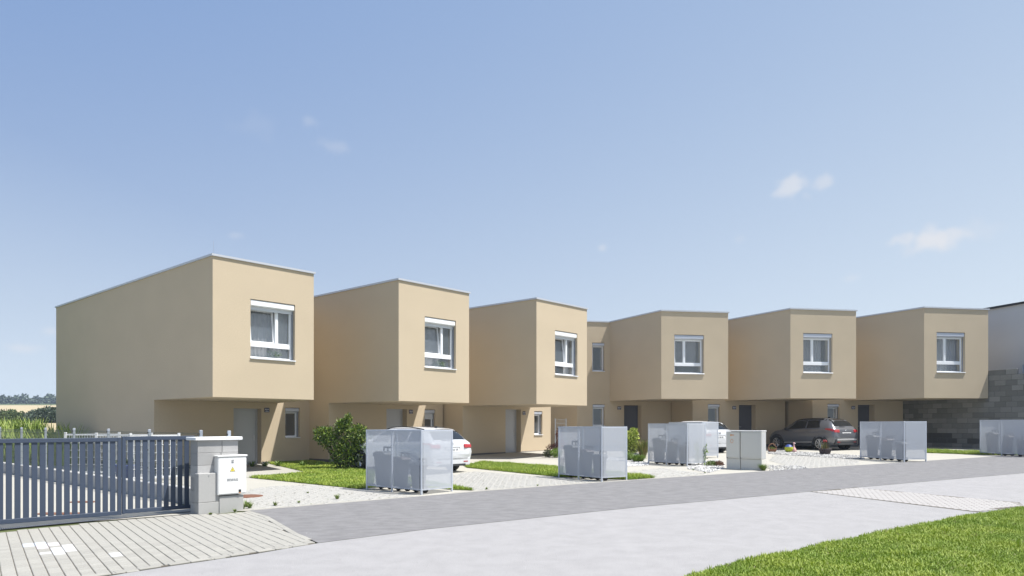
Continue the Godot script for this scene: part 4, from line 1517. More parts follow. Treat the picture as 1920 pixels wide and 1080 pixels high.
func build_gate_and_fence() -> void:
	# --- two leaves of the sliding gate, seen from the street
	var a := Vector2(-5.98, 13.50)          # hinge end at the pier
	var b := Vector2(-8.24, 11.40)
	var dir := (b - a).normalized()
	var mid := a + dir * 1.265
	var ends := [[a + dir * 0.02, mid - dir * 0.006], [mid + dir * 0.006, mid + dir * 3.05]]
	for k in 2:
		var p: Vector2 = ends[k][0]
		var q: Vector2 = ends[k][1]
		var ln := p.distance_to(q)
		var y0 := maxf(g(p.x, p.y), g(q.x, q.y)) + 0.055
		var root := thing("gate_leaf", w(p.x, p.y, y0), ["short blue grey slatted gate leaf hung on the block pier", "long blue grey slatted gate leaf meeting the one on the pier"][k], "gate", "slatted yard gate")
		var e := Vector3(dir.x, 0, -dir.y)
		var nn := e.cross(UP).normalized()
		var H := 1.365
		var st := nst()
		bevel(st, -nn * 0.025, e * 0.06, nn * 0.05, UP * H, 0.004)
		bevel(st, -nn * 0.025 + e * (ln - 0.06), e * 0.06, nn * 0.05, UP * H, 0.004)
		bevel(st, e * 0.06 - nn * 0.025 + UP * (H - 0.07), e * (ln - 0.12), nn * 0.05, UP * 0.07, 0.004)
		bevel(st, e * 0.06 - nn * 0.025, e * (ln - 0.12), nn * 0.05, UP * 0.07, 0.004)
		part(st, "gate_frame", M.gate, root)
		var pitch := 0.1145
		var cnt := int((ln - 0.16) / pitch)
		var gap := (ln - 0.12 - cnt * 0.083) / (cnt + 1)
		var sm := nst()
		bevel(sm, Vector3(0, 0.068, -0.01), Vector3(0.083, 0, 0), Vector3(0, H - 0.136, 0), Vector3(0, 0, 0.02), 0.003)
		sm.generate_normals()
		var slat: ArrayMesh = sm.commit()
		for s in cnt:
			inst(slat, M.gate, "slat", root, Transform3D(Basis(e, UP, e.cross(UP)), e * (0.06 + gap + s * (0.083 + gap))))
		st = nst()
		if k == 0:
			for yy in [0.18, 1.13]:
				tube(st, -e * 0.035 + UP * yy, -e * 0.035 + UP * (yy + 0.14), 0.026, 8)
				box(st, -e * 0.1 - nn * 0.012 + UP * (yy + 0.04), e * 0.1, nn * 0.024, UP * 0.05)
			part(st, "hinge", M.gate_dark, root)
		st = nst()
		bevel(st, e * (ln * (0.52 if k == 0 else 0.30) - 0.14) + nn * 0.028 + UP * 0.0, e * 0.28, nn * 0.03, UP * 0.045, 0.012)
		part(st, "floor_bolt", M.galv, root)
	# dark strip with slanted pale bars along the gate
	var gr := thing("drain_grating", on(a.x, a.y), "dark strip with slanted pale bars in the paving under the gate", "drain")
	var e0 := Vector3(dir.x, (g(b.x, b.y) - g(a.x, a.y)) / a.distance_to(b), -dir.y)
	var side := e0.cross(UP).normalized()
	if side.z < 0: side = -side
	var st2 := nst()
	box(st2, side * 0.02 + UP * 0.004, e0 * 4.6, side * 0.13, UP * 0.006)
	part(st2, "dark_strip", M.black, gr)
	st2 = nst()
	for k in 150: box(st2, e0 * (k * 0.0306) + side * 0.022 + UP * 0.0105, e0 * 0.012 + side * 0.03, side * 0.09, UP * 0.006)
	part(st2, "bars", M.galv, gr)
	# --- pier of concrete blocks with cap
	var pr := Vector2(-5.71, 12.98)
	var u3 := Vector3(UA.x, 0, -UA.y)
	var v3 := Vector3(VA.x, 0, -VA.y)
	var yb := g(pr.x, pr.y)
	var pier := thing("gate_pier", w(pr.x, pr.y, yb), "pale concrete block pier with a white cap at the gate", "pier")
	var st := nst()
	box(st, u3 * 0.012 + v3 * 0.012 - UP * 0.2, u3 * 0.75, v3 * 0.27, UP * 1.545)
	part(st, "core", M.mortar, pier)
	for r in 6:
		var hgt := 0.225
		var y := r * 0.227 - 0.02
		var cut: float = [0.42, 0.30, 0.47, 0.34, 0.44, 0.46][r]
		for q in [[0.0, cut - 0.004], [cut + 0.004, 0.774]]:
			st = nst()
			bevel(st, u3 * q[0] + UP * y, u3 * (q[1] - q[0]), v3 * 0.294, UP * hgt, 0.006)
			part(st, "block", M.pier[rng.randi() % 3], pier)
	st = nst()
	bevel(st, -u3 * 0.06 - v3 * 0.05 + UP * 1.346, u3 * 0.9, v3 * 0.4, UP * 0.06, 0.008)
	part(st, "cap", M.white, pier)
	# --- concrete housing and power cabinet before the pier
	var mp := pix(372, 966)
	var meter := thing("concrete_housing", w(mp.x, mp.y, g(mp.x, mp.y)), "low grey concrete service housing leaning on the gate pier", "housing")
	st = nst()
	bevel(st, -UP * 0.05, u3 * 0.40, v3 * 0.17, UP * 0.265, 0.006)
	part(st, "plinth", M.concrete, meter)
	st = nst()
	bevel(st, UP * 0.2175, u3 * 0.385, v3 * 0.165, UP * 0.53, 0.008)
	part(st, "box", M.concrete, meter)
	st = nst()
	tube(st, u3 * 0.19 + UP * 0.70, u3 * 0.19 + UP * 0.70 - v3 * 0.008, 0.008, 8)
	part(st, "lock", M.ink, meter)
	var cp := pix(410.5, 962)
	var cab := thing("power_cabinet", w(cp.x, cp.y, g(cp.x, cp.y)), "white power cabinet with a yellow warning triangle and lettering", "cabinet")
	st = nst()
	bevel(st, u3 * 0.01 - UP * 0.05, u3 * 0.47, v3 * 0.2, UP * 0.355, 0.006)
	part(st, "plinth", M.concrete, cab)
	st = nst()
	bevel(st, -u3 * 0.035 - v3 * 0.03 + UP * 0.33, u3 * 0.56, v3 * 0.26, UP * 0.70, 0.008)
	var cb := part(st, "housing", M.cabinet, cab)
	st = nst()
	bevel(st, -u3 * 0.05 - v3 * 0.045 + UP * 1.032, u3 * 0.59, v3 * 0.29, UP * 0.03, 0.006)
	part(st, "lid", M.cabinet, cab)
	var out := -v3
	var face := -v3 * 0.031
	st = nst()
	box(st, -u3 * 0.015 + face + UP * 0.35, u3 * 0.52, -v3 * 0.004, UP * 0.66)
	part(st, "door", M.cabinet, cb)
	face = -v3 * 0.0355
	var cx := u3 * 0.245
	text("BEWAG", 0.062, 0.002, M.ink, "lettering", cb, cx + face + UP * 0.60, u3, out)
	st = nst()
	var tri3 := func(sf: SurfaceTool, c: Vector3, s: float, d: float) -> void:
		var p0 := c + UP * s * 0.58 - v3 * d
		var p1 := c - UP * s * 0.29 + u3 * s * 0.5 - v3 * d
		var p2 := c - UP * s * 0.29 - u3 * s * 0.5 - v3 * d
		tri(sf, p0, p2, p1)
	tri3.call(st, cx + face + UP * 0.785, 0.104, 0.001)
	part(st, "warning_border", M.ink, cb)
	st = nst()
	tri3.call(st, cx + face + UP * 0.785, 0.086, 0.002)
	part(st, "warning_triangle", M.yellow, cb)
	st = nst()
	var bolt := cx + face - v3 * 0.0032 + UP * 0.787
	quad(st, bolt + UP * 0.022 - u3 * 0.002, bolt - u3 * 0.008, bolt - u3 * 0.001, bolt + UP * 0.022 + u3 * 0.005)
	quad(st, bolt + UP * 0.004 - u3 * 0.002, bolt - UP * 0.02 + u3 * 0.001, bolt - UP * 0.02 + u3 * 0.003, bolt + UP * 0.004 + u3 * 0.008)
	part(st, "bolt_sign", M.ink, cb)
	st = nst()
	for q in [[-0.018, 0.945, 0.014, 0.026], [0.006, 0.952, 0.014, 0.02], [-0.022, 0.93, 0.044, 0.008], [-0.022, 0.915, 0.044, 0.006]]:
		box(st, cx + face + u3 * q[0] + UP * q[1] - v3 * 0.002, u3 * q[2], -v3 * 0.001, UP * q[3])
	part(st, "emblem", M.ink, cb)
	st = nst()
	box(st, u3 * 0.365 + face + UP * 0.362, u3 * 0.045, -v3 * 0.003, UP * 0.05)
	part(st, "lock", M.black, cb)
	st = nst()
	box(st, u3 * 0.37 + face + UP * 0.346, u3 * 0.035, -v3 * 0.003, UP * 0.014)
	part(st, "lock_tag", M.orange, cb)
	# --- wire mesh fence on a low concrete wall, running back beside the first house
	var f0 := Vector2(-7.0, 14.9)
	var fence := thing("mesh_fence", on(f0.x, f0.y), "green wire mesh fence with galvanised posts on a low concrete wall", "fence")
	var fy := g(f0.x, f0.y)
	var P := func(t: float, y: float) -> Vector3:
		var q: Vector2 = f0 + VA * t
		return Vector3(q.x - f0.x, g(q.x, q.y) - fy + y, -(q.y - f0.y))
	st = nst()
	for k in 9:
		var t0 := -1.6 + k * 2.5
		var pA: Vector3 = P.call(t0, -0.1)
		var pB: Vector3 = P.call(t0 + 2.49, -0.1)
		box(st, pA, pB - pA, u3 * 0.22, UP * 0.42)
	part(st, "base_wall", M.concrete, fence)
	var posts := [-2.05, -0.88, 1.65, 4.12, 6.62, 9.08, 11.5, 14.0, 16.5, 19.0]
	for k in posts.size():
		st = nst()
		var pp: Vector3 = P.call(posts[k], 0.3)
		bevel(st, pp + u3 * 0.09, u3 * 0.06, v3 * 0.04, UP * 1.21, 0.004)
		part(st, "post", M.galv, fence)
		st = nst()
		for yy in [0.35, 0.75, 1.14]: tube(st, pp + u3 * 0.085 + UP * yy, pp + u3 * 0.07 + UP * yy, 0.02, 6)
		part(st, "clamp", M.black, fence)
		if k == 0 or k == posts.size() - 1: continue
		st = nst()
		var ta: float = posts[k] + 0.03
		var tb: float = posts[k + 1] - 0.0
		var t := ta
		while t < tb:
			var q: Vector3 = P.call(t, 0.36) + u3 * 0.075
			box(st, q, u3 * 0.004, v3 * 0.004, UP * 1.09)
			t += 0.05
		for yy in [0.36, 0.56, 0.76, 0.96, 1.16, 1.36, 1.445]:
			var qa: Vector3 = P.call(ta, yy) + u3 * 0.08
			var qb: Vector3 = P.call(tb, yy) + u3 * 0.08
			box(st, qa, qb - qa, u3 * 0.006, UP * 0.006)
		part(st, "mesh_panel", M.wire, fence)
	# --- rust coloured covers in the yard behind the gate
	for q in [[60, 142, 966], [122, 172, 943.5]]:
		var c0 := pix(q[0], q[2])
		var c1 := pix(q[1], q[2])
		var cover := nst()
		var dv := (c1 - c0)
		var pv := Vector2(-dv.y, dv.x).normalized() * 0.28
		box(cover, on(c0.x, c0.y, -0.01), on(c1.x, c1.y) - on(c0.x, c0.y), on(c0.x + pv.x, c0.y + pv.y) - on(c0.x, c0.y), UP * 0.026)
		var o := part(cover, "drain_cover", M.rust, self)
		tag(o, "rust brown flat cover set in the paving behind the gate", "drain cover", "rusty covers behind the gate")
	# round rust coloured cover on the drive
	var rc := pix(463, 931.5)
	var rs := nst(true)
	lathe(rs, on(rc.x, rc.y, 0.0), [[0.34, 0.0], [0.34, 0.022], [0.31, 0.026], [0.0, 0.026]], 24)
	tag(part(rs, "manhole_cover", M.rust, self), "round rust brown manhole cover in the drive beside the power cabinet", "manhole")
	# --- white garden gates behind the fence
	for q in [[-12.0, 20.6, 1.55, 0], [-10.45, 19.5, 1.35, 1], [-13.7, 21.9, 1.6, 2]]:
		var root := thing("garden_gate", on(q[0], q[1]), ["white metal garden gate panel of upright bars behind the fence, middle one", "white metal garden gate panel nearest the house wall corner", "white metal garden gate panel beside the tall grass"][q[3]], "garden gate", "white garden gate panels behind the wire fence")
		var e := Vector3(0.80, 0, -0.1).normalized() if q[3] != 1 else u3
		st = nst()
		for s in [0.0, q[2] - 0.05]: box(st, e * s, e * 0.06, e.cross(UP) * 0.06, UP * 1.36)
		for yy in [0.1, 1.26]: box(st, e * 0.06 + UP * yy, e * (q[2] - 0.11), e.cross(UP) * 0.04, UP * 0.05)
		for yy in [0.36, 0.58, 0.8, 1.02]: box(st, e * 0.06 + UP * yy + e.cross(UP) * 0.012, e * (q[2] - 0.11), e.cross(UP) * 0.012, UP * 0.014)
		part(st, "frame", M.white, root)
		st = nst()
		var s2 := 0.12
		while s2 < q[2] - 0.1:
			box(st, e * s2 + UP * 0.15, e * 0.012, e.cross(UP) * 0.012, UP * 1.11)
			s2 += 0.075
		part(st, "bars", M.white, root)
	# things stored in the garden
	var tub := thing("garden_tub", on(-10.9, 20.2), "dark blue plastic storage tub at the foot of the first house", "tub")
	st = nst(true)
	lathe(st, Vector3.ZERO, [[0.0, 0.0], [0.24, 0.0], [0.29, 0.42], [0.31, 0.43], [0.31, 0.46], [0.27, 0.46], [0.23, 0.08], [0.0, 0.08]], 20)
	part(st, "tub", M.blue, tub)
	st = nst()
	leaves(st, [[UP * 0.48, Vector3(0.24, 0.12, 0.24), 300]], 0.09, [Color(0.05, 0.08, 0.03), Color(0.03, 0.05, 0.03)], 77)
	part(st, "cuttings", M.leaf, tub)
	var swing := thing("swing_frame", on(-17.6, 23.2), "blue legged swing frame with an orange bar beside the tall grass", "swing")
	st = nst()
	tube(st, Vector3(-1.6, 1.58, 0), Vector3(0.25, 1.58, 0), 0.045, 8)
	part(st, "top_bar", M.orange, swing)
	for s in [-0.35, 0.35]:
		st = nst()
		tube(st, Vector3(0.2, 1.58, 0), Vector3(0.34, 0, s), 0.035, 8)
		part(st, "leg", M.blue, swing)

func build_enclosures() -> void:
	enclosure(Vector2(-2.02, 15.94), VA, 1.98, 0.93, "perforated metal enclosure hiding the white estate car")
	enclosure(Vector2(2.35, 18.73), Vector2(-0.566, 0.824), 1.80, 0.88, "perforated metal enclosure beside the red leaved shrub")
	enclosure(Vector2(5.88, 24.0), Vector2(-0.58, 0.81), 1.75, 0.92, "perforated metal enclosure beside the yellow shrub")
	enclosure(Vector2(7.52, 28.25), Vector2(-0.56, 0.83), 1.75, 0.92, "perforated metal enclosure beside the white hatchback")
	enclosure(Vector2(13.80, 25.15), Vector2(-0.22, 0.975), 2.2, 0.9, "perforated metal enclosure between the grey car and the block wall")
	enclosure(Vector2(19.70, 27.36), Vector2(-0.2, 0.98), 2.1, 0.9, "perforated metal enclosure before the grey block wall")

func build_cars() -> void:
	var suv := [[0.0, 0.46, 0.74, 0.77, 0.66, 0.70, 0.64, 0.50], [0.05, 0.36, 0.95, 0.99, 0.78, 0.83, 0.76, 0.60], [0.16, 0.30, 1.05, 1.11, 0.83, 0.885, 0.83, 0.66], [0.42, 0.25, 1.07, 1.44, 0.84, 0.895, 0.845, 0.60], [0.75, 0.23, 1.05, 1.535, 0.84, 0.895, 0.85, 0.585], [1.3, 0.22, 1.02, 1.565, 0.84, 0.895, 0.855, 0.59], [2.0, 0.22, 0.985, 1.56, 0.84, 0.895, 0.855, 0.60], [2.45, 0.22, 0.965, 1.49, 0.84, 0.895, 0.85, 0.60], [2.85, 0.22, 0.955, 1.25, 0.84, 0.89, 0.84, 0.62], [3.2, 0.22, 0.945, 1.03, 0.84, 0.885, 0.82, 0.66], [3.7, 0.24, 0.87, 0.94, 0.80, 0.86, 0.77, 0.58], [4.0, 0.3, 0.70, 0.78, 0.72, 0.77, 0.68, 0.5], [4.12, 0.42, 0.58, 0.61, 0.58, 0.60, 0.55, 0.4]]
	var fwd := Vector3(VB.x, 0, -VB.y).normalized()
	var rear := hB(1, 2.42, -0.55)
	var c := on(rear.x, rear.y)
	c.y = 0.415
	car("parked_car", c, fwd, suv, {"paint": M.car_grey, "half": 0.888, "side_glass": [[0.86, 1.62, 1.02, 1.66], [1.72, 2.82, 1.74, 2.36]], "rear_glass": [0.2, 0.60], "windscreen": [3.12, 2.5], "roof_black": [0.66, 2.42], "lamp": [0.48, 0.80, 0.86, 1.0, 0.015], "tail": [0.10, 0.52, 3.75, 4.85, 0.25, 0.05], "handles": [1.55, 2.45], "mirror": 2.75, "mirror_m": M.trim, "rear_axle": 0.80, "front_axle": 3.40, "wheel_r": 0.335, "clad": true, "plate": "EU 72 PX", "plate_y": 0.80, "plate_s": 0.035, "emblem_y": 0.935, "emblem_s": 0.055, "bumper": [0.30, 0.58, 0.03], "bumper_m": M.trim, "strip": [0.50, 0.565], "wiper_y": 1.13, "wiper_s": 0.17, "aerial": 1.0}, "dark grey compact car with black roof parked under the upper box")
	var wag := [[0.0, 0.42, 0.70, 0.73, 0.70, 0.74, 0.68, 0.55], [0.04, 0.32, 0.92, 0.96, 0.80, 0.86, 0.80, 0.66], [0.12, 0.27, 0.985, 1.05, 0.85, 0.905, 0.845, 0.68], [0.45, 0.22, 0.99, 1.385, 0.86, 0.915, 0.855, 0.61], [0.75, 0.21, 0.98, 1.455, 0.86, 0.915, 0.86, 0.60], [1.5, 0.20, 0.965, 1.49, 0.86, 0.915, 0.865, 0.605], [2.4, 0.20, 0.945, 1.49, 0.86, 0.915, 0.865, 0.61], [2.9, 0.20, 0.935, 1.40, 0.86, 0.915, 0.86, 0.62], [3.35, 0.20, 0.925, 1.16, 0.86, 0.91, 0.85, 0.64], [3.7, 0.20, 0.90, 0.985, 0.85, 0.90, 0.83, 0.68], [4.3, 0.22, 0.80, 0.87, 0.82, 0.87, 0.78, 0.6], [4.65, 0.28, 0.66, 0.72, 0.74, 0.78, 0.7, 0.5], [4.77, 0.4, 0.55, 0.58, 0.6, 0.62, 0.56, 0.4]]
	var wo := {"paint": M.car_white, "half": 0.912, "side_glass": [[0.62, 1.25, 0.80, 1.25], [1.33, 2.15, 1.33, 2.15], [2.25, 3.25, 2.25, 2.85]], "rear_glass": [0.14, 0.47], "windscreen": [3.62, 2.95], "lamp": [0.50, 0.85, 0.77, 0.895, -0.004], "tail": [0.05, 0.42, 4.1, 4.95, 0.1, 0.15], "handles": [1.75, 2.75], "mirror": 3.1, "mirror_m": M.car_white, "rear_axle": 0.98, "front_axle": 3.77, "wheel_r": 0.325, "clad": false, "plate": "W 8512 TP", "plate_y": 0.72, "plate_s": 0.02, "emblem_y": 0.905, "emblem_s": 0.035, "bumper": [0.24, 0.50, 0.02], "bumper_m": M.car_white, "wiper_y": 1.0, "wiper_s": 0.13, "aerial": 0.75, "rails": [0.7, 2.7]}
	for q in wag:
		q[0] *= 0.92
		for e in [2, 3]: q[e] *= 0.955
	wo.rear_axle = 0.9
	wo.front_axle = 3.46
	wo.side_glass = [[0.58, 1.15, 0.74, 1.15], [1.22, 1.98, 1.22, 1.98], [2.07, 3.0, 2.07, 2.62]]
	wo.windscreen = [3.33, 2.71]
	wo.mirror = 2.85
	wo.handles = [1.6, 2.5]
	var fa := Vector3(VA.x, 0, -VA.y).normalized()
	# right rear corner of the estate car, then back to the middle of its tail
	var rr := pix(885.5, 884) - UA * 0.915 - VA * 0.06
	car("parked_car", on(rr.x, rr.y), fa, wag, wo, "white estate car parked on the drive behind the enclosure")
	var hat := []
	for s in wag: hat.append([s[0] * 0.87, s[1], s[2] * 1.0, s[3] * 1.02, s[4] * 0.97, s[5] * 0.97, s[6] * 0.97, s[7] * 0.97])
	var ho := wo.duplicate()
	ho.half = 0.886
	ho.rear_axle = 0.85
	ho.front_axle = 3.3
	ho.side_glass = [[0.6, 1.5, 0.78, 1.5], [1.6, 2.8, 1.6, 2.45]]
	ho.windscreen = [3.1, 2.55]
	ho.mirror = 2.7
	ho.plate = "EU 38 BL"
	ho.handles = [1.4, 2.3]
	ho.rear_glass = [0.13, 0.42]
	ho.erase("rails")
	var r2 := pix(1384, 849.5) - UB * 0.9 - VB * 0.05
	car("parked_car", on(r2.x, r2.y), fwd, hat, ho, "white hatchback parked half hidden behind the grey street cabinets")

func build_cabinets() -> void:
	# two grey street cabinets side by side
	var a := Vector2(6.85, 22.86)
	var b := Vector2(7.70, 22.08)
	var dirv := (b - a).normalized()
	var e := Vector3(dirv.x, 0, -dirv.y)
	var back := Vector3(-e.z, 0, e.x)
	if back.z > 0: back = -back
	var labs := ["narrow grey street cabinet with an orange key mark on its door", "wide grey street cabinet with a sunlit ribbed side"]
	var wd := [0.46, 0.68]
	var s := 0.0
	for k in 2:
		var p := a + dirv * s
		var root := thing("street_cabinet", on(p.x, p.y), labs[k], "cabinet", "grey street cabinets")
		var W: float = wd[k]
		var st := nst()
		bevel(st, -UP * 0.05 + back * 0.02, e * W, back * 0.30, UP * 0.38, 0.006)
		part(st, "plinth", M.cabinet_grey, root)
		st = nst()
		bevel(st, UP * 0.335 + e * 0.0, e * W, back * 0.34, UP * (0.86 if k == 1 else 0.85), 0.008)
		var body := part(st, "housing", M.cabinet_grey, root)
		st = nst()
		bevel(st, UP * 1.197 - e * 0.012 - back * 0.02, e * (W + 0.024), back * 0.38, UP * 0.035, 0.008)
		part(st, "lid", M.cabinet, root)
		st = nst()
		bevel(st, UP * 0.375 + e * 0.022 - back * 0.014, e * (W - 0.044), back * 0.016, UP * 0.79, 0.004)
		var dr := part(st, "door", M.cabinet_grey, body)
		st = nst()
		tube(st, UP * 0.36 + e * (0.05 if k == 0 else 0.02) - back * 0.002, UP * 0.36 + e * (0.05 if k == 0 else 0.02) - back * 0.018, 0.012, 8)
		part(st, "lock", M.black, body)
		if k == 0:
			st = nst()
			bevel(st, UP * 1.07 + e * 0.17 - back * 0.022, e * 0.1, back * 0.006, UP * 0.026, 0.002)
			bevel(st, UP * 1.058 + e * 0.15 - back * 0.022, e * 0.035, back * 0.006, UP * 0.05, 0.002)
			part(st, "key_mark", M.orange, dr)
			st = nst(true)
			for q in 20:
				var t0 := TAU * q / 20.0
				var t1 := TAU * (q + 1) / 20.0
				var cc := UP * 0.89 + e * 0.2 - back * 0.019
				var rp := func(t: float, r: float) -> Vector3: return cc + e * cos(t) * r + UP * sin(t) * r * 1.25
				quad(st, rp.call(t0, 0.04), rp.call(t0, 0.05), rp.call(t1, 0.05), rp.call(t1, 0.04))
			part(st, "ring_mark", M.orange, dr)
		else:
			st = nst()
			for q in 9: box(st, e * (W + 0.0005) + back * (0.03 + q * 0.034) + UP * 0.36, e * 0.006, back * 0.018, UP * 0.8)
			part(st, "side_ribs", M.cabinet, body)
		s += W + 0.02

func build_gardens() -> void:
	var dark_g := [Color(0.035, 0.07, 0.010), Color(0.075, 0.135, 0.016), Color(0.12, 0.19, 0.022), Color(0.21, 0.26, 0.035)]
	var b := hA(0, 4.05, -1.15)
	# the big laurel, two leaning crowns
	bush("laurel_bush", b.x - 0.12, b.y + 0.25, [[Vector3(-0.95, 1.2, 0.05), Vector3(0.16, 0.2, 0.2), 200], [Vector3(-0.6, 1.05, 0), Vector3(0.38, 0.36, 0.42), 1050], [Vector3(-0.15, 1.45, 0.0), Vector3(0.26, 0.22, 0.3), 600], [Vector3(0.0, 1.66, 0.0), Vector3(0.12, 0.16, 0.14), 160], [Vector3(-0.72, 1.18, 0.05), Vector3(0.2, 0.24, 0.25), 350], [Vector3(0.32, 1.18, 0.0), Vector3(0.36, 0.32, 0.4), 850], [Vector3(0.0, 0.55, 0), Vector3(0.55, 0.58, 0.5), 2300], [Vector3(0.66, 0.62, 0.0), Vector3(0.42, 0.55, 0.42), 1600], [Vector3(0.98, 0.5, 0.0), Vector3(0.27, 0.46, 0.3), 750]], 0.10, dark_g, 11, "large dark green laurel bush against the first house wall", "bush", "", 0.5, 0.45)
	for k in 7:
		var q := hA(0, 2.6 + 0.36 * k, 3.4 - 0.62 * k * (0.4 if k < 4 else 0.72))
		spears("border_plant", q.x, q.y, 46, 0.22, 0.26, [Color(0.16, 0.24, 0.04), Color(0.10, 0.17, 0.03)], 400 + k, ["low leafy plant between the first door and the small window", "low leafy plant under the first small window", "low leafy plant on the lawn beside the laurel bush"][0 if k < 2 else (1 if k < 5 else 2)], "plant", "low plants along the first house wall", 0.02)
	# planting by the third house
	var q1 := pix(1027, 858)
	bush("shrub", q1.x, q1.y, [[Vector3(0, 0.17, 0), Vector3(0.18, 0.17, 0.18), 900]], 0.05, [Color(0.035, 0.05, 0.012), Color(0.07, 0.075, 0.02)], 21, "small dark olive shrub at the sunlit corner of the third house", "shrub")
	var q2 := pix(1040, 858.5)
	bush("shrub", q2.x + 0.05, q2.y, [[Vector3(0.02, 0.20, 0), Vector3(0.24, 0.19, 0.24), 1700]], 0.045, [Color(0.20, 0.30, 0.03), Color(0.14, 0.23, 0.03)], 22, "round bright green shrub beside the red leaved one", "shrub")
	var q3 := pix(1044, 853)
	bush("shrub", q3.x + 0.12, q3.y + 0.2, [[Vector3(-0.28, 0.32, 0), Vector3(0.3, 0.16, 0.2), 500], [Vector3(0.05, 0.50, 0), Vector3(0.22, 0.2, 0.2), 420], [Vector3(0.0, 0.85, 0), Vector3(0.16, 0.3, 0.16), 360], [Vector3(0.06, 1.15, 0), Vector3(0.12, 0.14, 0.12), 120]], 0.06, [Color(0.20, 0.035, 0.04), Color(0.30, 0.09, 0.08), Color(0.12, 0.02, 0.025)], 23, "red leaved shrub beside the corner of the third house", "shrub")
	# wire trellis at the same corner
	var tp := hA(2, 6.35, 4.0)
	var tr := thing("wire_trellis", on(tp.x, tp.y), "pale wire trellis panel beside the corner of the third house", "trellis")
	var st := nst()
	for k in 9: box(st, Vector3(0.0 + k * 0.06, 0, 0), Vector3(0.008, 0, 0), Vector3(0, 1.55, 0), Vector3(0, 0, 0.008))
	for k in 9: box(st, Vector3(0.0, 0.02 + k * 0.19, 0.009), Vector3(0.49, 0, 0), Vector3(0, 0.012, 0), Vector3(0, 0, 0.008))
	part(st, "wires", M.galv, tr)
	st = nst()
	box(st, Vector3(-0.045, 0, -0.01), Vector3(0.04, 0, 0), Vector3(0, 1.6, 0), Vector3(0, 0, 0.04))
	box(st, Vector3(0.5, 0, -0.01), Vector3(0.04, 0, 0), Vector3(0, 1.6, 0), Vector3(0, 0, 0.04))
	part(st, "posts", M.galv, tr)
	# planting by the fourth house
	var p1 := pix(1184, 858)
	bush("shrub", p1.x, p1.y, [[Vector3(0.02, 0.75, 0), Vector3(0.26, 0.34, 0.26), 620], [Vector3(0.12, 1.0, 0), Vector3(0.13, 0.2, 0.13), 200], [Vector3(-0.14, 0.95, 0), Vector3(0.12, 0.14, 0.12), 120], [Vector3(0.05, 0.4, 0), Vector3(0.32, 0.3, 0.3), 520]], 0.10, [Color(0.36, 0.42, 0.07), Color(0.26, 0.34, 0.05), Color(0.46, 0.48, 0.14)], 24, "tall yellow green leafy shrub before the dark door of the fourth house", "shrub", "", 0.6, 0.5)
	var p2 := pix(1206, 859)
	spears("ornamental_grass", p2.x, p2.y, 420, 0.75, 0.42, [Color(0.17, 0.21, 0.04), Color(0.24, 0.17, 0.06), Color(0.10, 0.14, 0.03)], 25, "olive and rust ornamental grass clump beside the yellow shrub", "plant", "", 0.012)
	var k2 := 0
	for q in [[1180, 864, 0.34], [1192, 866.5, 0.30], [1201, 866, 0.28], [1176, 858, 0.5]]:
		var pp := pix(q[0], q[1])
		spears("low_grass_clump", pp.x, pp.y, 260, q[2], 0.32, [Color(0.19, 0.27, 0.05), Color(0.14, 0.22, 0.04)], 26 + k2, "low green grass clump at the foot of the yellow shrub", "plant", "low clumps below the yellow shrub", 0.012)
		k2 += 1
	var rk := pix(1191, 858.5)
	st = nst(true)
	lathe(st, on(rk.x, rk.y), [[0.0, -0.02], [0.20, 0.0], [0.22, 0.08], [0.15, 0.17], [0.05, 0.2], [0.0, 0.2]], 7)
	tag(part(st, "boulder", M.pier[1], self), "white boulder between the clumps by the yellow shrub", "rock")
	# seedling and two low plants by the cabinets
	var s1 := pix(1313, 872.5)
	bush("seedling", s1.x, s1.y, [[Vector3(-0.10, 0.28, 0), Vector3(0.07, 0.24, 0.07), 90], [Vector3(-0.12, 0.62, 0), Vector3(0.06, 0.16, 0.06), 60], [Vector3(0.12, 0.26, 0), Vector3(0.07, 0.24, 0.07), 90], [Vector3(0.17, 0.55, 0), Vector3(0.06, 0.15, 0.06), 60]], 0.085, [Color(0.24, 0.32, 0.06), Color(0.16, 0.24, 0.05)], 27, "slender young shrub with two leafy stems in the white gravel", "shrub", "", 0.8, 0.4)
	var s2 := pix(1333, 874)
	bush("low_plant", s2.x, s2.y, [[Vector3(0, 0.08, 0), Vector3(0.16, 0.09, 0.16), 500]], 0.05, [Color(0.10, 0.16, 0.03), Color(0.16, 0.20, 0.05)], 28, "low green cushion plant in the gravel beside the seedling", "plant")
	var s3 := pix(1348, 874)
	bush("low_plant", s3.x, s3.y, [[Vector3(0, 0.08, 0), Vector3(0.15, 0.085, 0.15), 460]], 0.05, [Color(0.13, 0.06, 0.035), Color(0.18, 0.09, 0.05)], 29, "low red brown cushion plant beside the narrow cabinet", "plant")
	var s4 := pix(1431, 882.5)
	spears("low_grass_clump", s4.x, s4.y, 150, 0.22, 0.24, [Color(0.12, 0.19, 0.03), Color(0.17, 0.22, 0.05)], 30, "tuft of weeds at the foot of the wide street cabinet", "plant", "", 0.011)
	# weeds in the joints along the street
	var wk := 0
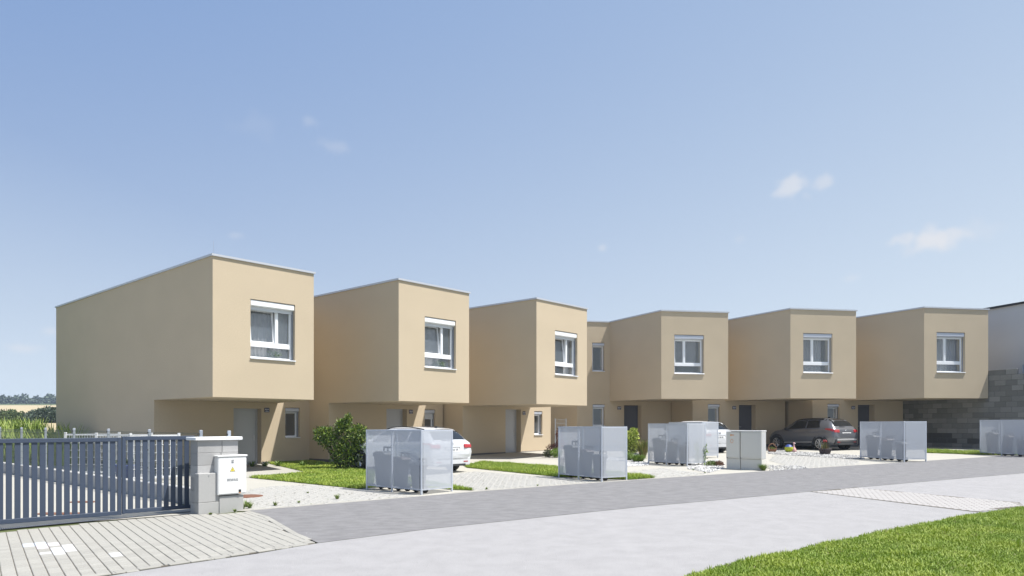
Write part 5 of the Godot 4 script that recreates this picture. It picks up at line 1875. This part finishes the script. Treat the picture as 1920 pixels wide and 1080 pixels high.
	for q in [[464, 951, 0.16], [468, 953.5, 0.13], [516, 949, 0.10], [632, 936.5, 0.12], [560, 944, 0.06], [455, 955, 0.14], [577, 925.5, 0.05], [912, 918, 0.06], [1008, 911.5, 0.05], [883, 919, 0.08], [1322, 888, 0.05], [440, 960, 0.06], [395, 966, 0.06], [1300, 882, 0.05]]:
		var pp := pix(q[0], q[1])
		spears("weed", pp.x, pp.y, 34, q[2], q[2] * 0.9, [Color(0.14, 0.22, 0.04), Color(0.20, 0.24, 0.06)], 500 + wk, ["leafy weed beside the foot of the power cabinet", "small weed in the paving of the drive beside the gate pier", "small weed in the drive before the white estate car", "small weed in the pale gravel by the street cabinets", "small weed at the foot of the gate pier"][[0, 0, 1, 1, 1, 0, 1, 2, 2, 2, 3, 4, 4, 3][wk]], "weed", "weeds in the paving joints", 0.010)
		wk += 1
	# flower pot, ball, garden figure, basket, planter by the door
	var fp := pix(1547, 852.5)
	var pot := thing("flower_pot", on(fp.x, fp.y), "dark bowl shaped flower pot with red topped succulents", "flower pot")
	st = nst(true)
	lathe(st, Vector3.ZERO, [[0.0, 0.0], [0.17, 0.0], [0.20, 0.03], [0.25, 0.22], [0.27, 0.23], [0.27, 0.26], [0.235, 0.26], [0.22, 0.2], [0.0, 0.19]], 22)
	part(st, "pot", M.clay, pot)
	st = nst()
	var r := RandomNumberGenerator.new()
	r.seed = 3
	for k in 90:
		var t := r.randf() * TAU
		var dirv := Vector3(cos(t), 0, sin(t))
		var hh := r.randf_range(0.18, 0.44)
		var p := dirv * 0.14 * r.randf() + UP * 0.19
		var sd := dirv.cross(UP) * 0.016
		st.set_color([Color(0.14, 0.13, 0.04), Color(0.20, 0.12, 0.05), Color(0.10, 0.13, 0.05)][k % 3])
		tri(st, p - sd, p + sd, p + UP * hh + dirv * 0.2 * r.randf())
	part(st, "leaves", M.leaf, pot)
	st = nst(true)
	for k in 4: lathe(st, Vector3(0.05 - 0.04 * k, 0.56 + 0.03 * (k % 2), 0.03 * (k % 2)), [[0.0, -0.05], [0.03, -0.02], [0.032, 0.02], [0.0, 0.05]], 8)
	part(st, "red_flowers", M.tail, pot)
	var bp := pix(1479, 848.5)
	var ball := thing("play_ball", on(bp.x, bp.y, 0.0), "lime yellow play ball with a blue top on the gravel", "ball")
	var R := 0.185
	for q in [[0, 5, M.lime, "lower_half"], [5, 8, M.blue, "top_panel"]]:
		st = nst(true)
		var prof := []
		for k in range(q[0], q[1] + 1):
			var t := -PI / 2 + PI * k / 8.0
			prof.append([cos(t) * R, R + sin(t) * R])
		lathe(st, Vector3.ZERO, prof, 22)
		part(st, q[3], q[2], ball)
	var gp := pix(1488.5, 848.5)
	var fig := thing("garden_figure", on(gp.x, gp.y), "small pink garden goose figure beside the play ball", "figure")
	st = nst(true)
	lathe(st, Vector3.ZERO, [[0.0, 0.0], [0.09, 0.0], [0.115, 0.07], [0.085, 0.18], [0.035, 0.26], [0.026, 0.36], [0.04, 0.40], [0.036, 0.445], [0.0, 0.465]], 14)
	part(st, "body", M.pink, fig)
	st = nst()
	tube(st, Vector3(0.03, 0.415, 0.01), Vector3(0.09, 0.405, 0.02), 0.016, 6, 0.005)
	part(st, "beak", M.white, fig)
	var kp := pix(1448, 848)
	var bas := thing("wicker_basket", on(kp.x, kp.y), "brown wicker basket with a round handle and green filling", "basket")
	st = nst(true)
	lathe(st, Vector3.ZERO, [[0.0, 0.0], [0.13, 0.0], [0.16, 0.05], [0.19, 0.14], [0.2, 0.16], [0.18, 0.16], [0.15, 0.1], [0.0, 0.1]], 18)
	part(st, "bowl", M.wicker, bas)
	st = nst(true)
	var prev := Vector3.ZERO
	for k in 15:
		var t := PI * k / 14.0
		var p := Vector3(cos(t) * 0.18, 0.15 + sin(t) * 0.24, 0)
		if k > 0: tube(st, prev, p, 0.016, 6)
		prev = p
	part(st, "handle", M.wicker, bas)
	st = nst()
	leaves(st, [[UP * 0.15, Vector3(0.14, 0.07, 0.14), 220]], 0.06, [Color(0.12, 0.18, 0.04), Color(0.2, 0.22, 0.05)], 88)
	part(st, "filling", M.leaf, bas)
	var dp := hB(1, 3.25, 2.6)
	var pl := thing("door_planter", on(dp.x, dp.y), "brown planter with a green plant beside the dark door behind the car", "planter")
	st = nst()
	bevel(st, Vector3(-0.22, 0, -0.22), Vector3(0.44, 0, 0), Vector3(0, 0.36, 0), Vector3(0, 0, 0.44), 0.01)
	part(st, "box", M.clay, pl)
	st = nst()
	leaves(st, [[UP * 0.55, Vector3(0.22, 0.26, 0.22), 500]], 0.13, [Color(0.04, 0.08, 0.02), Color(0.07, 0.11, 0.03)], 89, 0.6)
	part(st, "plant", M.leaf, pl)
